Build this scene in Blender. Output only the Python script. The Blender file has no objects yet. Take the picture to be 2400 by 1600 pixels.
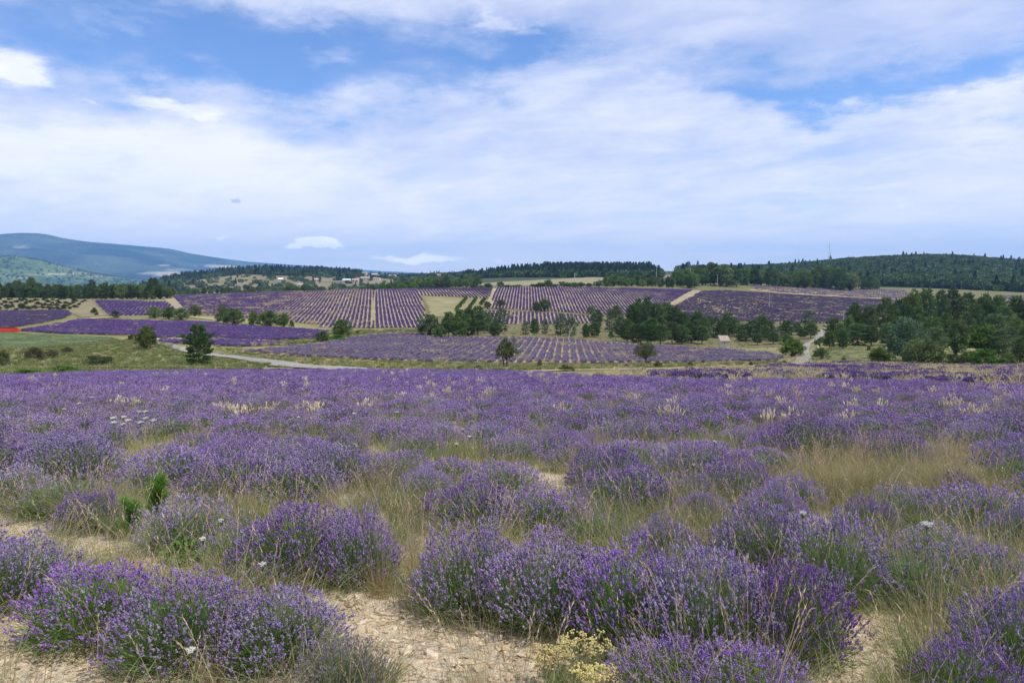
import bpy, math, random
import numpy as np
from mathutils import Vector
R = math.radians
RNG = np.random.default_rng(7)
random.seed(7)
SC = bpy.context.scene
COL = SC.collection

# ---------------------------------------------------------------- camera, sky, sun, exposure
CAMZ, F, PITCH = 1.7, 1735.0, math.atan(147 / 1735)
cam_d = bpy.data.cameras.new('camera')
cam = bpy.data.objects.new('camera', cam_d)
COL.objects.link(cam)
cam.location = (0, 0, CAMZ)
cam.rotation_euler = (R(90) - PITCH, 0, 0)
cam_d.sensor_width = 36
cam_d.lens = F / 2400 * 36
cam_d.clip_start, cam_d.clip_end = 0.1, 120000
SC.camera = cam

SUN_EL, SUN_AZ = R(60), R(108)         # azimuth from +Y towards +X
sun_d = bpy.data.lights.new('sun', 'SUN')
sun_d.energy, sun_d.angle, sun_d.color = 3.7, R(1.2), (1.0, 0.95, 0.87)
sun = bpy.data.objects.new('sun', sun_d)
COL.objects.link(sun)
sdir = Vector((math.cos(SUN_EL) * math.sin(SUN_AZ), math.cos(SUN_EL) * math.cos(SUN_AZ), math.sin(SUN_EL)))
sun.rotation_euler = sdir.to_track_quat('Z', 'Y').to_euler()
sun.location = (30, 10, 60)

SC.view_settings.view_transform = 'Standard'
SC.view_settings.look = 'None'
SC.view_settings.exposure = 0.28
SC.view_settings.gamma = 1.0
SC.view_settings.use_curve_mapping = False
SC.render.engine = 'CYCLES'
SC.cycles.max_bounces = 6
SC.cycles.diffuse_bounces = 3
SC.cycles.transmission_bounces = 4
SC.cycles.volume_bounces = 1


def ray(px, py):
    """slopes X/Y and Z/Y of the photo's pixel (2400 x 1600)"""
    x, y = (px - 1200) / F, -(py - 800) / F
    c, s = math.cos(PITCH), math.sin(PITCH)
    fy = c + y * s
    return x / fy, (y * c - s) / fy


def az_el(px, py):
    a, b = ray(px, py)
    return math.atan2(a, 1), math.atan2(b, math.hypot(a, 1))


class NT:
    """small helper to chain shader nodes"""
    def __init__(s, tree):
        s.t, s.n, s.l = tree, tree.nodes, tree.links

    def put(s, sock, v):
        if isinstance(v, bpy.types.NodeSocket):
            s.l.new(v, sock)
        else:
            sock.default_value = v

    def m(s, op, a, b=0.0, c=0.0, clamp=False):
        n = s.n.new('ShaderNodeMath')
        n.operation, n.use_clamp = op, clamp
        s.put(n.inputs[0], a), s.put(n.inputs[1], b)
        if op in ('MULTIPLY_ADD', 'SMOOTH_MIN', 'SMOOTH_MAX'):
            s.put(n.inputs[2], c)
        return n.outputs[0]

    def mix(s, f, a, b, mode='MIX'):
        n = s.n.new('ShaderNodeMix')
        n.data_type, n.blend_type = 'RGBA', mode
        s.put(n.inputs[0], f)
        s.put(n.inputs[6], a if not isinstance(a, tuple) else (*a[:3], 1))
        s.put(n.inputs[7], b if not isinstance(b, tuple) else (*b[:3], 1))
        return n.outputs[2]

    def noise(s, vec, scale, detail=4.0, rough=0.5, dist=0.0, out=0):
        n = s.n.new('ShaderNodeTexNoise')
        if vec is not None:
            s.l.new(vec, n.inputs['Vector'])
        n.inputs['Scale'].default_value = scale
        n.inputs['Detail'].default_value = detail
        n.inputs['Roughness'].default_value = rough
        n.inputs['Distortion'].default_value = dist
        return n.outputs[out]

    def ss(s, v, lo, hi):
        n = s.n.new('ShaderNodeMapRange')
        n.interpolation_type = 'SMOOTHSTEP'
        s.put(n.inputs[0], v)
        n.inputs[1].default_value, n.inputs[2].default_value = lo, hi
        return n.outputs[0]

    def xyz(s, x, y, z):
        n = s.n.new('ShaderNodeCombineXYZ')
        s.put(n.inputs[0], x), s.put(n.inputs[1], y), s.put(n.inputs[2], z)
        return n.outputs[0]

    def sep(s, v):
        n = s.n.new('ShaderNodeSeparateXYZ')
        s.l.new(v, n.inputs[0])
        return n.outputs


def build_world():
    w = bpy.data.worlds.new('World')
    SC.world = w
    w.use_nodes = True
    t = NT(w.node_tree)
    t.n.clear()
    STR = 0.1
    sky = t.n.new('ShaderNodeTexSky')
    sky.sky_type = 'NISHITA'
    sky.sun_disc = False
    sky.sun_elevation, sky.sun_rotation = SUN_EL, SUN_AZ
    sky.altitude, sky.air_density, sky.dust_density, sky.ozone_density = 800, 1.0, 0.6, 2.0
    tc = t.n.new('ShaderNodeTexCoord')
    d = tc.outputs['Generated']
    x, y, z = t.sep(d)
    az = t.m('ARCTAN2', x, y)
    el = t.m('ARCSINE', z)
    # cloud-plane coordinates (streets of veil cloud seen in perspective)
    zz = t.m('ADD', t.m('MAXIMUM', z, 0.0), 0.16)
    cx, cy = t.m('DIVIDE', x, zz), t.m('DIVIDE', y, zz)
    p = t.xyz(t.m('MULTIPLY', cx, 0.8), t.m('ADD', cy, t.m('MULTIPLY', cx, 0.25)), 0.3)
    big = t.noise(p, 0.9, 7, 0.58, 0.6)
    fine = t.noise(p, 3.6, 9, 0.62, 0.4)
    mid = t.noise(p, 1.9, 8, 0.6, 0.3)
    q = t.xyz(t.m('MULTIPLY', az, 1.0), t.m('MULTIPLY', el, 2.6), 0.7)
    wr = t.n.new('ShaderNodeTexNoise')
    t.l.new(q, wr.inputs['Vector'])
    wr.inputs['Scale'].default_value, wr.inputs['Detail'].default_value, wr.inputs['Roughness'].default_value = 5.0, 7, 0.62
    wx, wy, wz = t.sep(wr.outputs['Color'])
    azw = t.m('ADD', az, t.m('MULTIPLY', t.m('SUBTRACT', wx, 0.5), 0.55))
    elw = t.m('ADD', el, t.m('MULTIPLY', t.m('SUBTRACT', wy, 0.5), 0.22))
    fr = t.n.new('ShaderNodeTexNoise')      # small ragged edges for the heap clouds
    t.l.new(q, fr.inputs['Vector'])
    fr.inputs['Scale'].default_value, fr.inputs['Detail'].default_value, fr.inputs['Roughness'].default_value = 22.0, 6, 0.6
    fx, fy, fz = t.sep(fr.outputs['Color'])
    azf = t.m('ADD', az, t.m('MULTIPLY', t.m('SUBTRACT', fx, 0.5), 0.075))
    elf = t.m('ADD', el, t.m('MULTIPLY', t.m('SUBTRACT', fy, 0.5), 0.03))

    def blob(a, e, px, py, rx, ry):
        a0, e0 = az_el(px, py)
        u = t.m('DIVIDE', t.m('SUBTRACT', a, a0), rx / F)
        v = t.m('DIVIDE', t.m('SUBTRACT', e, e0), ry / F)
        return t.m('EXPONENT', t.m('MULTIPLY', t.m('ADD', t.m('MULTIPLY', u, u), t.m('MULTIPLY', v, v)), -1.0))

    def total(items, a, e):
        acc = None
        for (px, py, rx, ry, k) in items:
            g = t.m('MULTIPLY', blob(a, e, px, py, rx, ry), k)
            acc = g if acc is None else t.m('ADD', acc, g)
        return acc
    holes = total(SKY_HOLES, azw, elw)
    white = total(SKY_WHITE, azw, elw)
    cov = t.m('ADD', t.m('MULTIPLY_ADD', big, 0.95, 0.33), t.m('MULTIPLY', t.m('ADD', t.m('SUBTRACT', fine, 0.5), t.m('SUBTRACT', mid, 0.5)), 0.75))
    cov = t.m('SUBTRACT', t.m('ADD', cov, t.m('MULTIPLY', white, 0.5)), holes)
    cov = t.ss(cov, -0.18, 1.02)
    shade = t.m('ADD', t.m('MULTIPLY', t.m('SUBTRACT', fine, 0.5), 1.4), t.m('MULTIPLY', white, 0.9))
    shade = t.m('ADD', shade, t.m('MULTIPLY', t.m('SUBTRACT', big, 0.5), 1.0))
    shade = t.ss(shade, -0.30, 0.95)
    grey = tuple(c / STR for c in CLOUD_GREY)
    lit = tuple(c / STR for c in CLOUD_LIT)
    cloud = t.mix(shade, grey, lit)
    low = t.ss(el, 0.24, 0.0)               # cloud colour brightened towards the horizon, making up for dimming by the haze
    cloud = t.mix(t.m('MULTIPLY', low, 0.80), cloud, tuple(c / STR for c in (1.06, 1.02, 1.0)))
    skyc = t.mix(1.0, sky.outputs[0], SKY_TINT, 'MULTIPLY')
    colr = t.mix(t.m('MULTIPLY', cov, 0.96), skyc, cloud)
    heaps = t.ss(total(SKY_HEAPS, azf, elf), 0.22, 0.85)
    colr = t.mix(t.m('MULTIPLY', heaps, t.m('MULTIPLY_ADD', fine, 1.2, 0.25), clamp=True), colr, t.mix(low, tuple(c / STR for c in (0.94, 0.94, 0.97)), tuple(c / STR for c in (1.5, 1.42, 1.36))))
    dark = t.ss(total([(548, 472, 15, 8, 1.0)], azf, elf), 0.25, 0.7)
    colr = t.mix(t.m('MULTIPLY', dark, 0.5), colr, tuple(c / STR for c in (0.30, 0.36, 0.55)))
    bg = t.n.new('ShaderNodeBackground')
    bg.inputs[1].default_value = STR
    t.l.new(colr, bg.inputs[0])
    out = t.n.new('ShaderNodeOutputWorld')
    t.l.new(bg.outputs[0], out.inputs[0])
    w.cycles.sampling_method = 'MANUAL'
    w.cycles.sample_map_resolution = 512


SKY_TINT = (0.92, 1.12, 1.48)
CLOUD_GREY, CLOUD_LIT = (0.53, 0.59, 0.80), (0.90, 0.91, 0.97)
SKY_HOLES = [(330, 70, 420, 75, 0.64), (820, 130, 360, 75, 0.66), (560, 190, 260, 45, 0.5), (1130, 120, 130, 60, 0.5),
             (1870, 190, 230, 45, 0.75), (2230, 185, 220, 38, 0.7), (1950, 420, 190, 70, 0.28), (2050, 90, 330, 60, 0.2),
             (1560, 130, 150, 30, 0.3), (120, 60, 160, 70, 0.3)]
SKY_WHITE = [(120, 350, 420, 75, 0.75), (1360, 260, 320, 90, 0.35), (600, 420, 380, 80, 0.25), (1000, 490, 150, 28, 0.35),
             (250, 60, 110, 20, 0.5), (700, 90, 60, 25, 0.5), (1180, 60, 45, 50, 0.4), (2150, 280, 300, 50, 0.35)]
SKY_HEAPS = [(20, 150, 75, 40, 0.75), (70, 190, 45, 25, 0.5), (400, 245, 95, 16, 0.7), (480, 275, 60, 12, 0.6), (205, 241, 22, 6, 0.5),
             (748, 568, 50, 11, 1.15), (722, 577, 58, 8, 1.0), (788, 566, 28, 11, 1.0), (515, 557, 32, 6, 0.55), (1035, 608, 60, 8, 0.8),
             (960, 607, 60, 10, 0.8), (890, 605, 50, 8, 0.40), (1180, 616, 32, 7, 0.45), (2110, 477, 20, 6, 0.4)]
build_world()

# ---------------------------------------------------------------- numeric helpers
_perm = np.random.default_rng(3).permutation(256)
_perm = np.concatenate([_perm, _perm, _perm])
_ang = np.random.default_rng(4).random(256) * 2 * math.pi
_gx, _gy = np.cos(_ang), np.sin(_ang)


def pnoise(x, y):
    x, y = np.asarray(x, float), np.asarray(y, float)
    xi, yi = np.floor(x).astype(int), np.floor(y).astype(int)
    xf, yf = x - xi, y - yi
    u, v = xf ** 3 * (xf * (xf * 6 - 15) + 10), yf ** 3 * (yf * (yf * 6 - 15) + 10)

    def g(i, j, a, b):
        h = _perm[_perm[i & 255] + (j & 255)]
        return _gx[h] * a + _gy[h] * b
    n0 = g(xi, yi, xf, yf) * (1 - u) + g(xi + 1, yi, xf - 1, yf) * u
    n1 = g(xi, yi + 1, xf, yf - 1) * (1 - u) + g(xi + 1, yi + 1, xf - 1, yf - 1) * u
    return (n0 * (1 - v) + n1 * v) * 1.4


def fbm(x, y, o=4):
    s, a = 0, 1
    for k in range(o):
        s = s + a * pnoise(x * 2 ** k + 17.3 * k, y * 2 ** k - 9.1 * k)
        a *= 0.5
    return s


def pchip(xk, yk):
    xk, yk = np.array(xk, float), np.array(yk, float)
    h, dl = np.diff(xk), np.diff(yk) / np.diff(xk)
    m = np.zeros(len(xk))
    for i in range(1, len(xk) - 1):
        if dl[i - 1] * dl[i] > 0:
            w1, w2 = 2 * h[i] + h[i - 1], h[i] + 2 * h[i - 1]
            m[i] = (w1 + w2) / (w1 / dl[i - 1] + w2 / dl[i])
    m[0], m[-1] = dl[0], dl[-1]

    def f(x):
        i = np.clip(np.searchsorted(xk, x) - 1, 0, len(h) - 1)
        t = np.clip((x - xk[i]) / h[i], 0, 1)
        return (yk[i] * (2 * t ** 3 - 3 * t ** 2 + 1) + m[i] * h[i] * (t ** 3 - 2 * t ** 2 + t)
                + yk[i + 1] * (3 * t ** 2 - 2 * t ** 3) + m[i + 1] * h[i] * (t ** 3 - t ** 2))
    return f


# ---------------------------------------------------------------- the lie of the land: profiles (distance, photo row) along a few bearings
NEAR = [(-60, 6.3), (0, 0), (20, -2.1), (40, -4.2), (56, -5.88)]      # slope of the near field, (Y, z)
PROFILES = {
    0: [(75, 872), (90, 856), (105, 828), (125, 808), (150, 790), (175, 778), (187, 772), (250, 730), (320, 700), (340, 698), (420, 708), (700, 712)],
    250: [(75, 871), (84, 863), (100, 845), (120, 824), (140, 806), (160, 790), (168, 784), (215, 751), (225, 746), (236, 741), (320, 706), (340, 702), (420, 706), (700, 700)],
    420: [(75, 873), (84, 865), (100, 848), (120, 828), (138, 806), (150, 797), (165, 789), (205, 758), (225, 748), (245, 738), (345, 700), (400, 692), (460, 695), (700, 692), (900, 684), (1200, 664), (1500, 654)],
    600: [(80, 872), (92, 861), (106, 844), (117, 832), (132, 815), (150, 804), (156, 801), (185, 781), (205, 770), (215, 765), (236, 750), (300, 716), (400, 686), (470, 690), (600, 692), (900, 680), (1100, 660), (1300, 643), (1450, 636), (1600, 637)],
    760: [(82, 871), (95, 859), (103, 851), (117, 838), (132, 822), (155, 804), (180, 787), (205, 777), (222, 769), (236, 760), (300, 720), (395, 681), (460, 685), (600, 690), (900, 680), (1100, 662), (1300, 646), (1450, 639), (1600, 640)],
    900: [(84, 869), (95, 859), (101, 855), (115, 841), (130, 824), (150, 808), (175, 792), (195, 780), (212, 773), (224, 770), (290, 726), (390, 679), (450, 683), (600, 686), (900, 674), (1100, 664), (1300, 651), (1400, 648), (1600, 648)],
    1200: [(84, 869), (97, 862), (107, 857), (115, 851), (150, 819), (185, 792), (205, 785), (225, 776), (240, 767), (256, 757), (290, 730), (300, 725), (380, 682), (412, 673), (440, 674), (500, 670), (620, 660), (800, 652), (1000, 644), (1200, 638)],
    1500: [(84, 869), (97, 863), (111, 855), (118, 850), (150, 825), (180, 808), (200, 801), (225, 790), (260, 767), (300, 738), (400, 677), (430, 675), (500, 668), (620, 656), (800, 648), (1000, 640), (1200, 636)],
    1800: [(84, 868), (97, 861), (110, 853), (118, 848), (150, 833), (176, 819), (197, 811), (240, 787), (300, 751), (400, 702), (480, 682), (510, 675), (540, 671), (640, 664), (760, 654), (900, 650), (1060, 638), (1150, 632)],
    2000: [(84, 866), (97, 858), (105, 853), (118, 846), (138, 833), (160, 817), (190, 797), (240, 770), (320, 736), (400, 713), (500, 692), (560, 682), (650, 671), (800, 657), (1000, 634), (1120, 620), (1250, 616)],
    2200: [(80, 867), (97, 860), (110, 856), (125, 848), (145, 836), (200, 805), (300, 760), (400, 722), (500, 697), (580, 684), (680, 673), (800, 658), (1000, 628), (1120, 612), (1250, 609)],
    2400: [(75, 871), (97, 860), (115, 853), (140, 838), (200, 808), (300, 765), (420, 717), (520, 697), (600, 686), (720, 674), (900, 652), (1100, 626), (1250, 621)],
}
_sx, _fn = [], []
for _px, _kn in PROFILES.items():
    ks = list(NEAR)
    for (Y, py) in _kn:
        ks.append((Y, CAMZ + Y * ray(_px, py)[1]))
    Yl, zl = ks[-1]
    for Y, z in ((2400, -35 if _px < 1100 else -10), (6000, -45), (40000, -70)):
        ks.append((Y, z))
    _sx.append(ray(_px, 760)[0])
    _fn.append(pchip([k[0] for k in ks], [k[1] for k in ks]))
_sx = np.array(_sx)
_ext = np.concatenate([[_sx[0] - 0.25], _sx, [_sx[-1] + 0.25]])


def terrain(X, Y):
    X, Y = np.atleast_1d(np.asarray(X, float)), np.atleast_1d(np.asarray(Y, float))
    s = np.clip(X / np.maximum(Y, 8.0), _ext[0], _ext[-1] - 1e-6)
    Z = np.stack([f(Y) for f in _fn])
    Z = np.concatenate([Z[:1], Z, Z[-1:]])
    i = np.clip(np.searchsorted(_ext, s, side='right') - 1, 0, len(_ext) - 2)
    ar = np.arange(len(s))
    h = _ext[i + 1] - _ext[i]
    t = (s - _ext[i]) / h
    im, ip = np.maximum(i - 1, 0), np.minimum(i + 2, len(_ext) - 1)
    z0, z1 = Z[i, ar], Z[i + 1, ar]
    m0 = (z1 - Z[im, ar]) / np.maximum(_ext[i + 1] - _ext[im], 1e-9) * h
    m1 = (Z[ip, ar] - z0) / np.maximum(_ext[ip] - _ext[i], 1e-9) * h
    z = z0 * (2 * t ** 3 - 3 * t ** 2 + 1) + m0 * (t ** 3 - 2 * t ** 2 + t) + z1 * (3 * t ** 2 - 2 * t ** 3) + m1 * (t ** 3 - t ** 2)
    z = z + 0.05 * fbm(X / 1.9, Y / 1.9, 3) * np.clip(1 - Y / 90, 0, 1) + 0.25 * fbm(X / 23, Y / 23, 3) * np.clip((Y - 60) / 80, 0, 1)
    return z + 0.026 * fbm(X / 0.20, Y / 0.20, 4) * np.clip(1 - Y / 14, 0, 1)


def hz(x, y):
    return float(terrain([x], [y])[0])


_march = np.concatenate([np.geomspace(2, 60, 300), np.geomspace(60.3, 1600, 900)])


def hit(px, py):
    """where the sight line of a photo pixel meets the land"""
    a, b = ray(px, py)
    g = CAMZ + b * _march - terrain(a * _march, _march)
    k = np.argmax(g < 0)
    if g[k] >= 0:
        k = len(g) - 1
    k = max(k, 1)
    y0, y1, g0, g1 = _march[k - 1], _march[k], g[k - 1], g[k]
    Y = y0 + (y1 - y0) * g0 / (g0 - g1) if g1 < 0 else y1
    return float(a * Y), float(Y), hz(a * Y, Y)


def inside(poly, X, Y):
    poly = np.array(poly)
    c = np.zeros(len(X), bool)
    j = len(poly) - 1
    for i in range(len(poly)):
        xi, yi, xj, yj = *poly[i], *poly[j]
        if yi != yj:
            c ^= ((yi > Y) != (yj > Y)) & (X < (xj - xi) * (Y - yi) / (yj - yi) + xi)
        j = i
    return c


def dense(px_poly, n=6):
    out = []
    for k in range(len(px_poly)):
        a, b = px_poly[k], px_poly[(k + 1) % len(px_poly)]
        out += [(a[0] + (b[0] - a[0]) * t / n, a[1] + (b[1] - a[1]) * t / n) for t in range(n)]
    return out


def world_poly(px_poly, n=4):
    return [hit(*p)[:2] for p in dense(px_poly, n)]


# ---------------------------------------------------------------- mesh helpers
class MB:
    def __init__(s):
        s.V, s.F, s.C, s.M, s.n = [], [], [], [], 0

    def add(s, V, Fc, col=(1, 1, 1), mat=0):
        V = np.asarray(V, float).reshape(-1, 3)
        Fc = np.asarray(Fc, int)
        col = np.asarray(col, float)
        s.V.append(V)
        s.F.append(Fc + s.n)
        s.M.append(np.full(len(Fc), mat))
        s.C.append(np.broadcast_to(col, (len(V), 3)) if col.ndim == 1 else col)
        s.n += len(V)
        return s

    def mesh(s, name, mats, smooth=False):
        me = bpy.data.meshes.new(name)
        V, C = np.concatenate(s.V), np.concatenate(s.C)
        me.vertices.add(len(V))
        me.vertices.foreach_set('co', V.ravel().astype(np.float32))
        loops = np.concatenate([f.ravel() for f in s.F])
        tot = np.concatenate([np.full(len(f), f.shape[1]) for f in s.F])
        start = np.concatenate([[0], np.cumsum(tot)[:-1]])
        me.loops.add(len(loops))
        me.polygons.add(len(tot))
        me.polygons.foreach_set('loop_start', start.astype(np.int32))
        me.polygons.foreach_set('loop_total', tot.astype(np.int32))
        me.polygons.foreach_set('vertices', loops.astype(np.int32))
        me.polygons.foreach_set('material_index', np.concatenate(s.M).astype(np.int32))
        me.polygons.foreach_set('use_smooth', np.full(len(tot), smooth))
        me.update(calc_edges=True)
        at = me.attributes.new('Col', 'FLOAT_COLOR', 'POINT')
        at.data.foreach_set('color', np.concatenate([C, np.ones((len(C), 1))], 1).ravel().astype(np.float32))
        for m in (mats if isinstance(mats, (list, tuple)) else [mats]):
            me.materials.append(m)
        return me


def unit(v):
    return v / np.maximum(np.linalg.norm(v, axis=-1, keepdims=True), 1e-9)


def perp(D, rng):
    r = unit(rng.normal(size=D.shape))
    return unit(np.cross(D, r))


def rep(col, k):
    return np.repeat(np.asarray(col, float), k, axis=0)


def rhombs(mb, Cn, D, L, W, col, rng, mat=0):
    """leaf-shaped quads, from Cn along D"""
    n = len(Cn)
    D = unit(D)
    S = perp(D, rng)
    L, W = np.broadcast_to(L, n)[:, None], np.broadcast_to(W, n)[:, None]
    V = np.stack([Cn, Cn + D * L * 0.45 + S * W * 0.5, Cn + D * L, Cn + D * L * 0.45 - S * W * 0.5], 1)
    Fc = np.arange(4 * n).reshape(n, 4)
    mb.add(V, Fc, rep(col, 4) if np.ndim(col) > 1 else col, mat)


def diamonds(mb, Cn, D, L, W, col, rng, mat=0):
    n = len(Cn)
    D = unit(D)
    S = perp(D, rng)
    T = np.cross(D, S)
    L, W = np.broadcast_to(L, n)[:, None], np.broadcast_to(W, n)[:, None]
    mid = Cn + D * L * 0.45
    V = np.stack([Cn, mid + S * W / 2, mid + T * W / 2, mid - S * W / 2, mid - T * W / 2, Cn + D * L], 1)
    b = (np.arange(n) * 6)[:, None, None]
    q = np.array([[0, 2, 1], [0, 3, 2], [0, 4, 3], [0, 1, 4], [5, 1, 2], [5, 2, 3], [5, 3, 4], [5, 4, 1]])[None]
    mb.add(V, (b + q).reshape(-1, 3), rep(col, 6) if np.ndim(col) > 1 else col, mat)


def ribbons(mb, P, W, col, rng, mat=0):
    """thin blades through P (n, k, 3), width W tapering to the tip"""
    n, k, _ = P.shape
    S = perp(unit(P[:, -1] - P[:, 0]), rng)[:, None]
    tp = np.linspace(1, 0.35, k)[None, :, None]
    W = np.broadcast_to(W, n)[:, None, None] * tp
    V = np.stack([P + S * W / 2, P - S * W / 2], 2).reshape(n, 2 * k, 3)
    b = (np.arange(n) * 2 * k)[:, None, None]
    q = np.array([[2 * i, 2 * i + 1, 2 * i + 3, 2 * i + 2] for i in range(k - 1)])[None]
    mb.add(V, (b + q).reshape(-1, 4), rep(col, 2 * k) if np.ndim(col) > 1 else col, mat)


def tube(mb, pts, rad, seg=6, col=(1, 1, 1), mat=0, cap=True):
    pts = np.array(pts, float)
    k = len(pts)
    rad = np.broadcast_to(rad, k)
    tg = unit(np.gradient(pts, axis=0))
    ref = np.array([0, 0, 1.0]) if abs(tg[:, 2]).mean() < 0.8 else np.array([1.0, 0, 0])
    A = unit(np.cross(tg, ref))
    B = np.cross(tg, A)
    th = np.arange(seg) * 2 * math.pi / seg
    V = pts[:, None] + rad[:, None, None] * (np.cos(th)[None, :, None] * A[:, None] + np.sin(th)[None, :, None] * B[:, None])
    Fc = [[i * seg + j, i * seg + (j + 1) % seg, (i + 1) * seg + (j + 1) % seg, (i + 1) * seg + j] for i in range(k - 1) for j in range(seg)]
    mb.add(V, Fc, col, mat)
    if cap:
        mb.add(V[-1], [list(range(seg))], col, mat)
        mb.add(V[0], [list(range(seg))[::-1]], col, mat)


def box(mb, lo, hi, col=(1, 1, 1), mat=0):
    (a, b, c), (d, e, f) = lo, hi
    V = [(a, b, c), (d, b, c), (d, e, c), (a, e, c), (a, b, f), (d, b, f), (d, e, f), (a, e, f)]
    mb.add(V, [(0, 3, 2, 1), (4, 5, 6, 7), (0, 1, 5, 4), (1, 2, 6, 5), (2, 3, 7, 6), (3, 0, 4, 7)], col, mat)


def put(name, me, parent=None, loc=(0, 0, 0), rz=0.0, scale=(1, 1, 1), kind=None, label=None, cat=None, group=None):
    o = bpy.data.objects.new(name, me)
    COL.objects.link(o)
    o.location, o.rotation_euler, o.scale = loc, (0, 0, rz), scale
    if parent is not None:
        o.parent = parent
    return tag(o, label, cat, group, kind)


def tag(o, label=None, cat=None, group=None, kind=None):
    for k, v in (('label', label), ('category', cat), ('group', group), ('kind', kind)):
        if v:
            o[k] = v
    return o


# ---------------------------------------------------------------- materials
def new_mat(name):
    m = bpy.data.materials.new(name)
    m.use_nodes = True
    t = NT(m.node_tree)
    t.n.clear()
    return m, t


def finish(t, shader):
    o = t.n.new('ShaderNodeOutputMaterial')
    t.l.new(shader, o.inputs[0])


def principled(t, col, rough=0.8, bump=None, strength=0.4, dist=0.05, spec=0.3):
    p = t.n.new('ShaderNodeBsdfPrincipled')
    t.put(p.inputs['Base Color'], col if not isinstance(col, tuple) else (*col, 1))
    p.inputs['Roughness'].default_value = rough
    p.inputs['Specular IOR Level'].default_value = spec
    if bump is not None:
        b = t.n.new('ShaderNodeBump')
        b.inputs['Strength'].default_value, b.inputs['Distance'].default_value = strength, dist
        t.l.new(bump, b.inputs['Height'])
        t.l.new(b.outputs[0], p.inputs['Normal'])
    return p.outputs[0]


def plant_mat(name, trans=0.25, vary=0.35):
    """leaves and flowers: colour of each leaf from the mesh, each plant a little different"""
    m, t = new_mat(name)
    a = t.n.new('ShaderNodeAttribute')
    a.attribute_name = 'Col'
    oi = t.n.new('ShaderNodeObjectInfo')
    v = t.m('MULTIPLY_ADD', oi.outputs['Random'], vary, 1 - vary / 2)
    hs = t.n.new('ShaderNodeHueSaturation')
    t.l.new(a.outputs['Color'], hs.inputs['Color'])
    t.l.new(v, hs.inputs['Value'])
    r2 = t.m('FRACT', t.m('MULTIPLY', oi.outputs['Random'], 37.7))
    t.l.new(t.m('MULTIPLY_ADD', r2, 0.018, 0.489), hs.inputs['Hue'])
    r3 = t.m('FRACT', t.m('MULTIPLY', oi.outputs['Random'], 91.3))
    t.l.new(t.m('MULTIPLY_ADD', r3, 0.3, 0.85), hs.inputs['Saturation'])
    d = t.n.new('ShaderNodeBsdfDiffuse')
    tr = t.n.new('ShaderNodeBsdfTranslucent')
    t.l.new(hs.outputs[0], d.inputs[0])
    t.l.new(hs.outputs[0], tr.inputs[0])
    mx = t.n.new('ShaderNodeMixShader')
    mx.inputs[0].default_value = trans
    t.l.new(d.outputs[0], mx.inputs[1])
    t.l.new(tr.outputs[0], mx.inputs[2])
    finish(t, mx.outputs[0])
    return m


def simple_mat(name, col, rough=0.8, nscale=3.0, amount=0.35, bump=0.3, dist=0.03):
    m, t = new_mat(name)
    tc = t.n.new('ShaderNodeTexCoord')
    n = t.noise(tc.outputs['Object'], nscale, 6, 0.6)
    lo, hi = tuple(c * (1 - amount) for c in col), tuple(min(1, c * (1 + amount)) for c in col)
    finish(t, principled(t, t.mix(t.ss(n, 0.3, 0.7), lo, hi), rough, n, bump, dist))
    return m


M_PLANT = plant_mat('plant')
M_TREE = plant_mat('tree_leaf', 0.2, 0.5)
M_GRASS = plant_mat('dry_grass', 0.3, 0.4)
M_BARK = simple_mat('bark', (0.12, 0.09, 0.065), 0.9, 6)
M_STONE = simple_mat('limestone', (0.50, 0.42, 0.31), 0.85, 9, 0.3, 0.5, 0.02)


def ground_mat():
    m, t = new_mat('ground')
    a = t.n.new('ShaderNodeAttribute')
    a.attribute_name = 'Col'
    g = t.n.new('ShaderNodeNewGeometry')
    pos = g.outputs['Position']
    n1 = t.noise(pos, 0.09, 7, 0.65)
    n2 = t.noise(pos, 1.7, 6, 0.62)
    n3 = t.noise(pos, 14.0, 6, 0.65)
    vo = t.n.new('ShaderNodeTexVoronoi')
    t.l.new(pos, vo.inputs['Vector'])
    vo.inputs['Scale'].default_value = 26
    f = t.m('MULTIPLY_ADD', t.m('SUBTRACT', n1, 0.5), 0.9, t.m('MULTIPLY_ADD', t.m('SUBTRACT', n2, 0.5), 0.7, t.m('MULTIPLY_ADD', t.m('SUBTRACT', n3, 0.5), 0.6, 1.0)))
    c = t.mix(1.0, a.outputs['Color'], t.xyz(f, f, f), 'MULTIPLY')
    c = t.mix(t.ss(n2, 0.45, 0.75), c, t.mix(1.0, c, (1.12, 1.02, 0.80), 'MULTIPLY'))
    hgt = t.m('ADD', t.m('MULTIPLY', n3, 1.0), t.m('MULTIPLY', vo.outputs['Distance'], -0.6))
    finish(t, principled(t, c, 0.95, hgt, 0.6, 0.03, 0.15))
    return m


M_GROUND = ground_mat()

_ORD = ['first', 'second', 'third', 'fourth', 'fifth', 'sixth', 'seventh', 'eighth', 'ninth', 'tenth', 'eleventh', 'twelfth', 'thirteenth', 'fourteenth', 'fifteenth', 'sixteenth', 'seventeenth', 'eighteenth', 'nineteenth', 'twentieth']


def nth(i):
    """1-based ordinal word"""
    if i <= 20:
        return _ORD[i - 1]
    return '%d%s' % (i, 'th' if 10 < i % 100 < 14 else {1: 'st', 2: 'nd', 3: 'rd'}.get(i % 10, 'th'))


def number(objs, fmt):
    """labels by counting from the left, for things that nothing else tells apart"""
    objs = sorted(objs, key=lambda e: e.location.x / e.location.y)
    for i, e in enumerate(objs):
        e['label'] = fmt % nth(i + 1)

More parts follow.
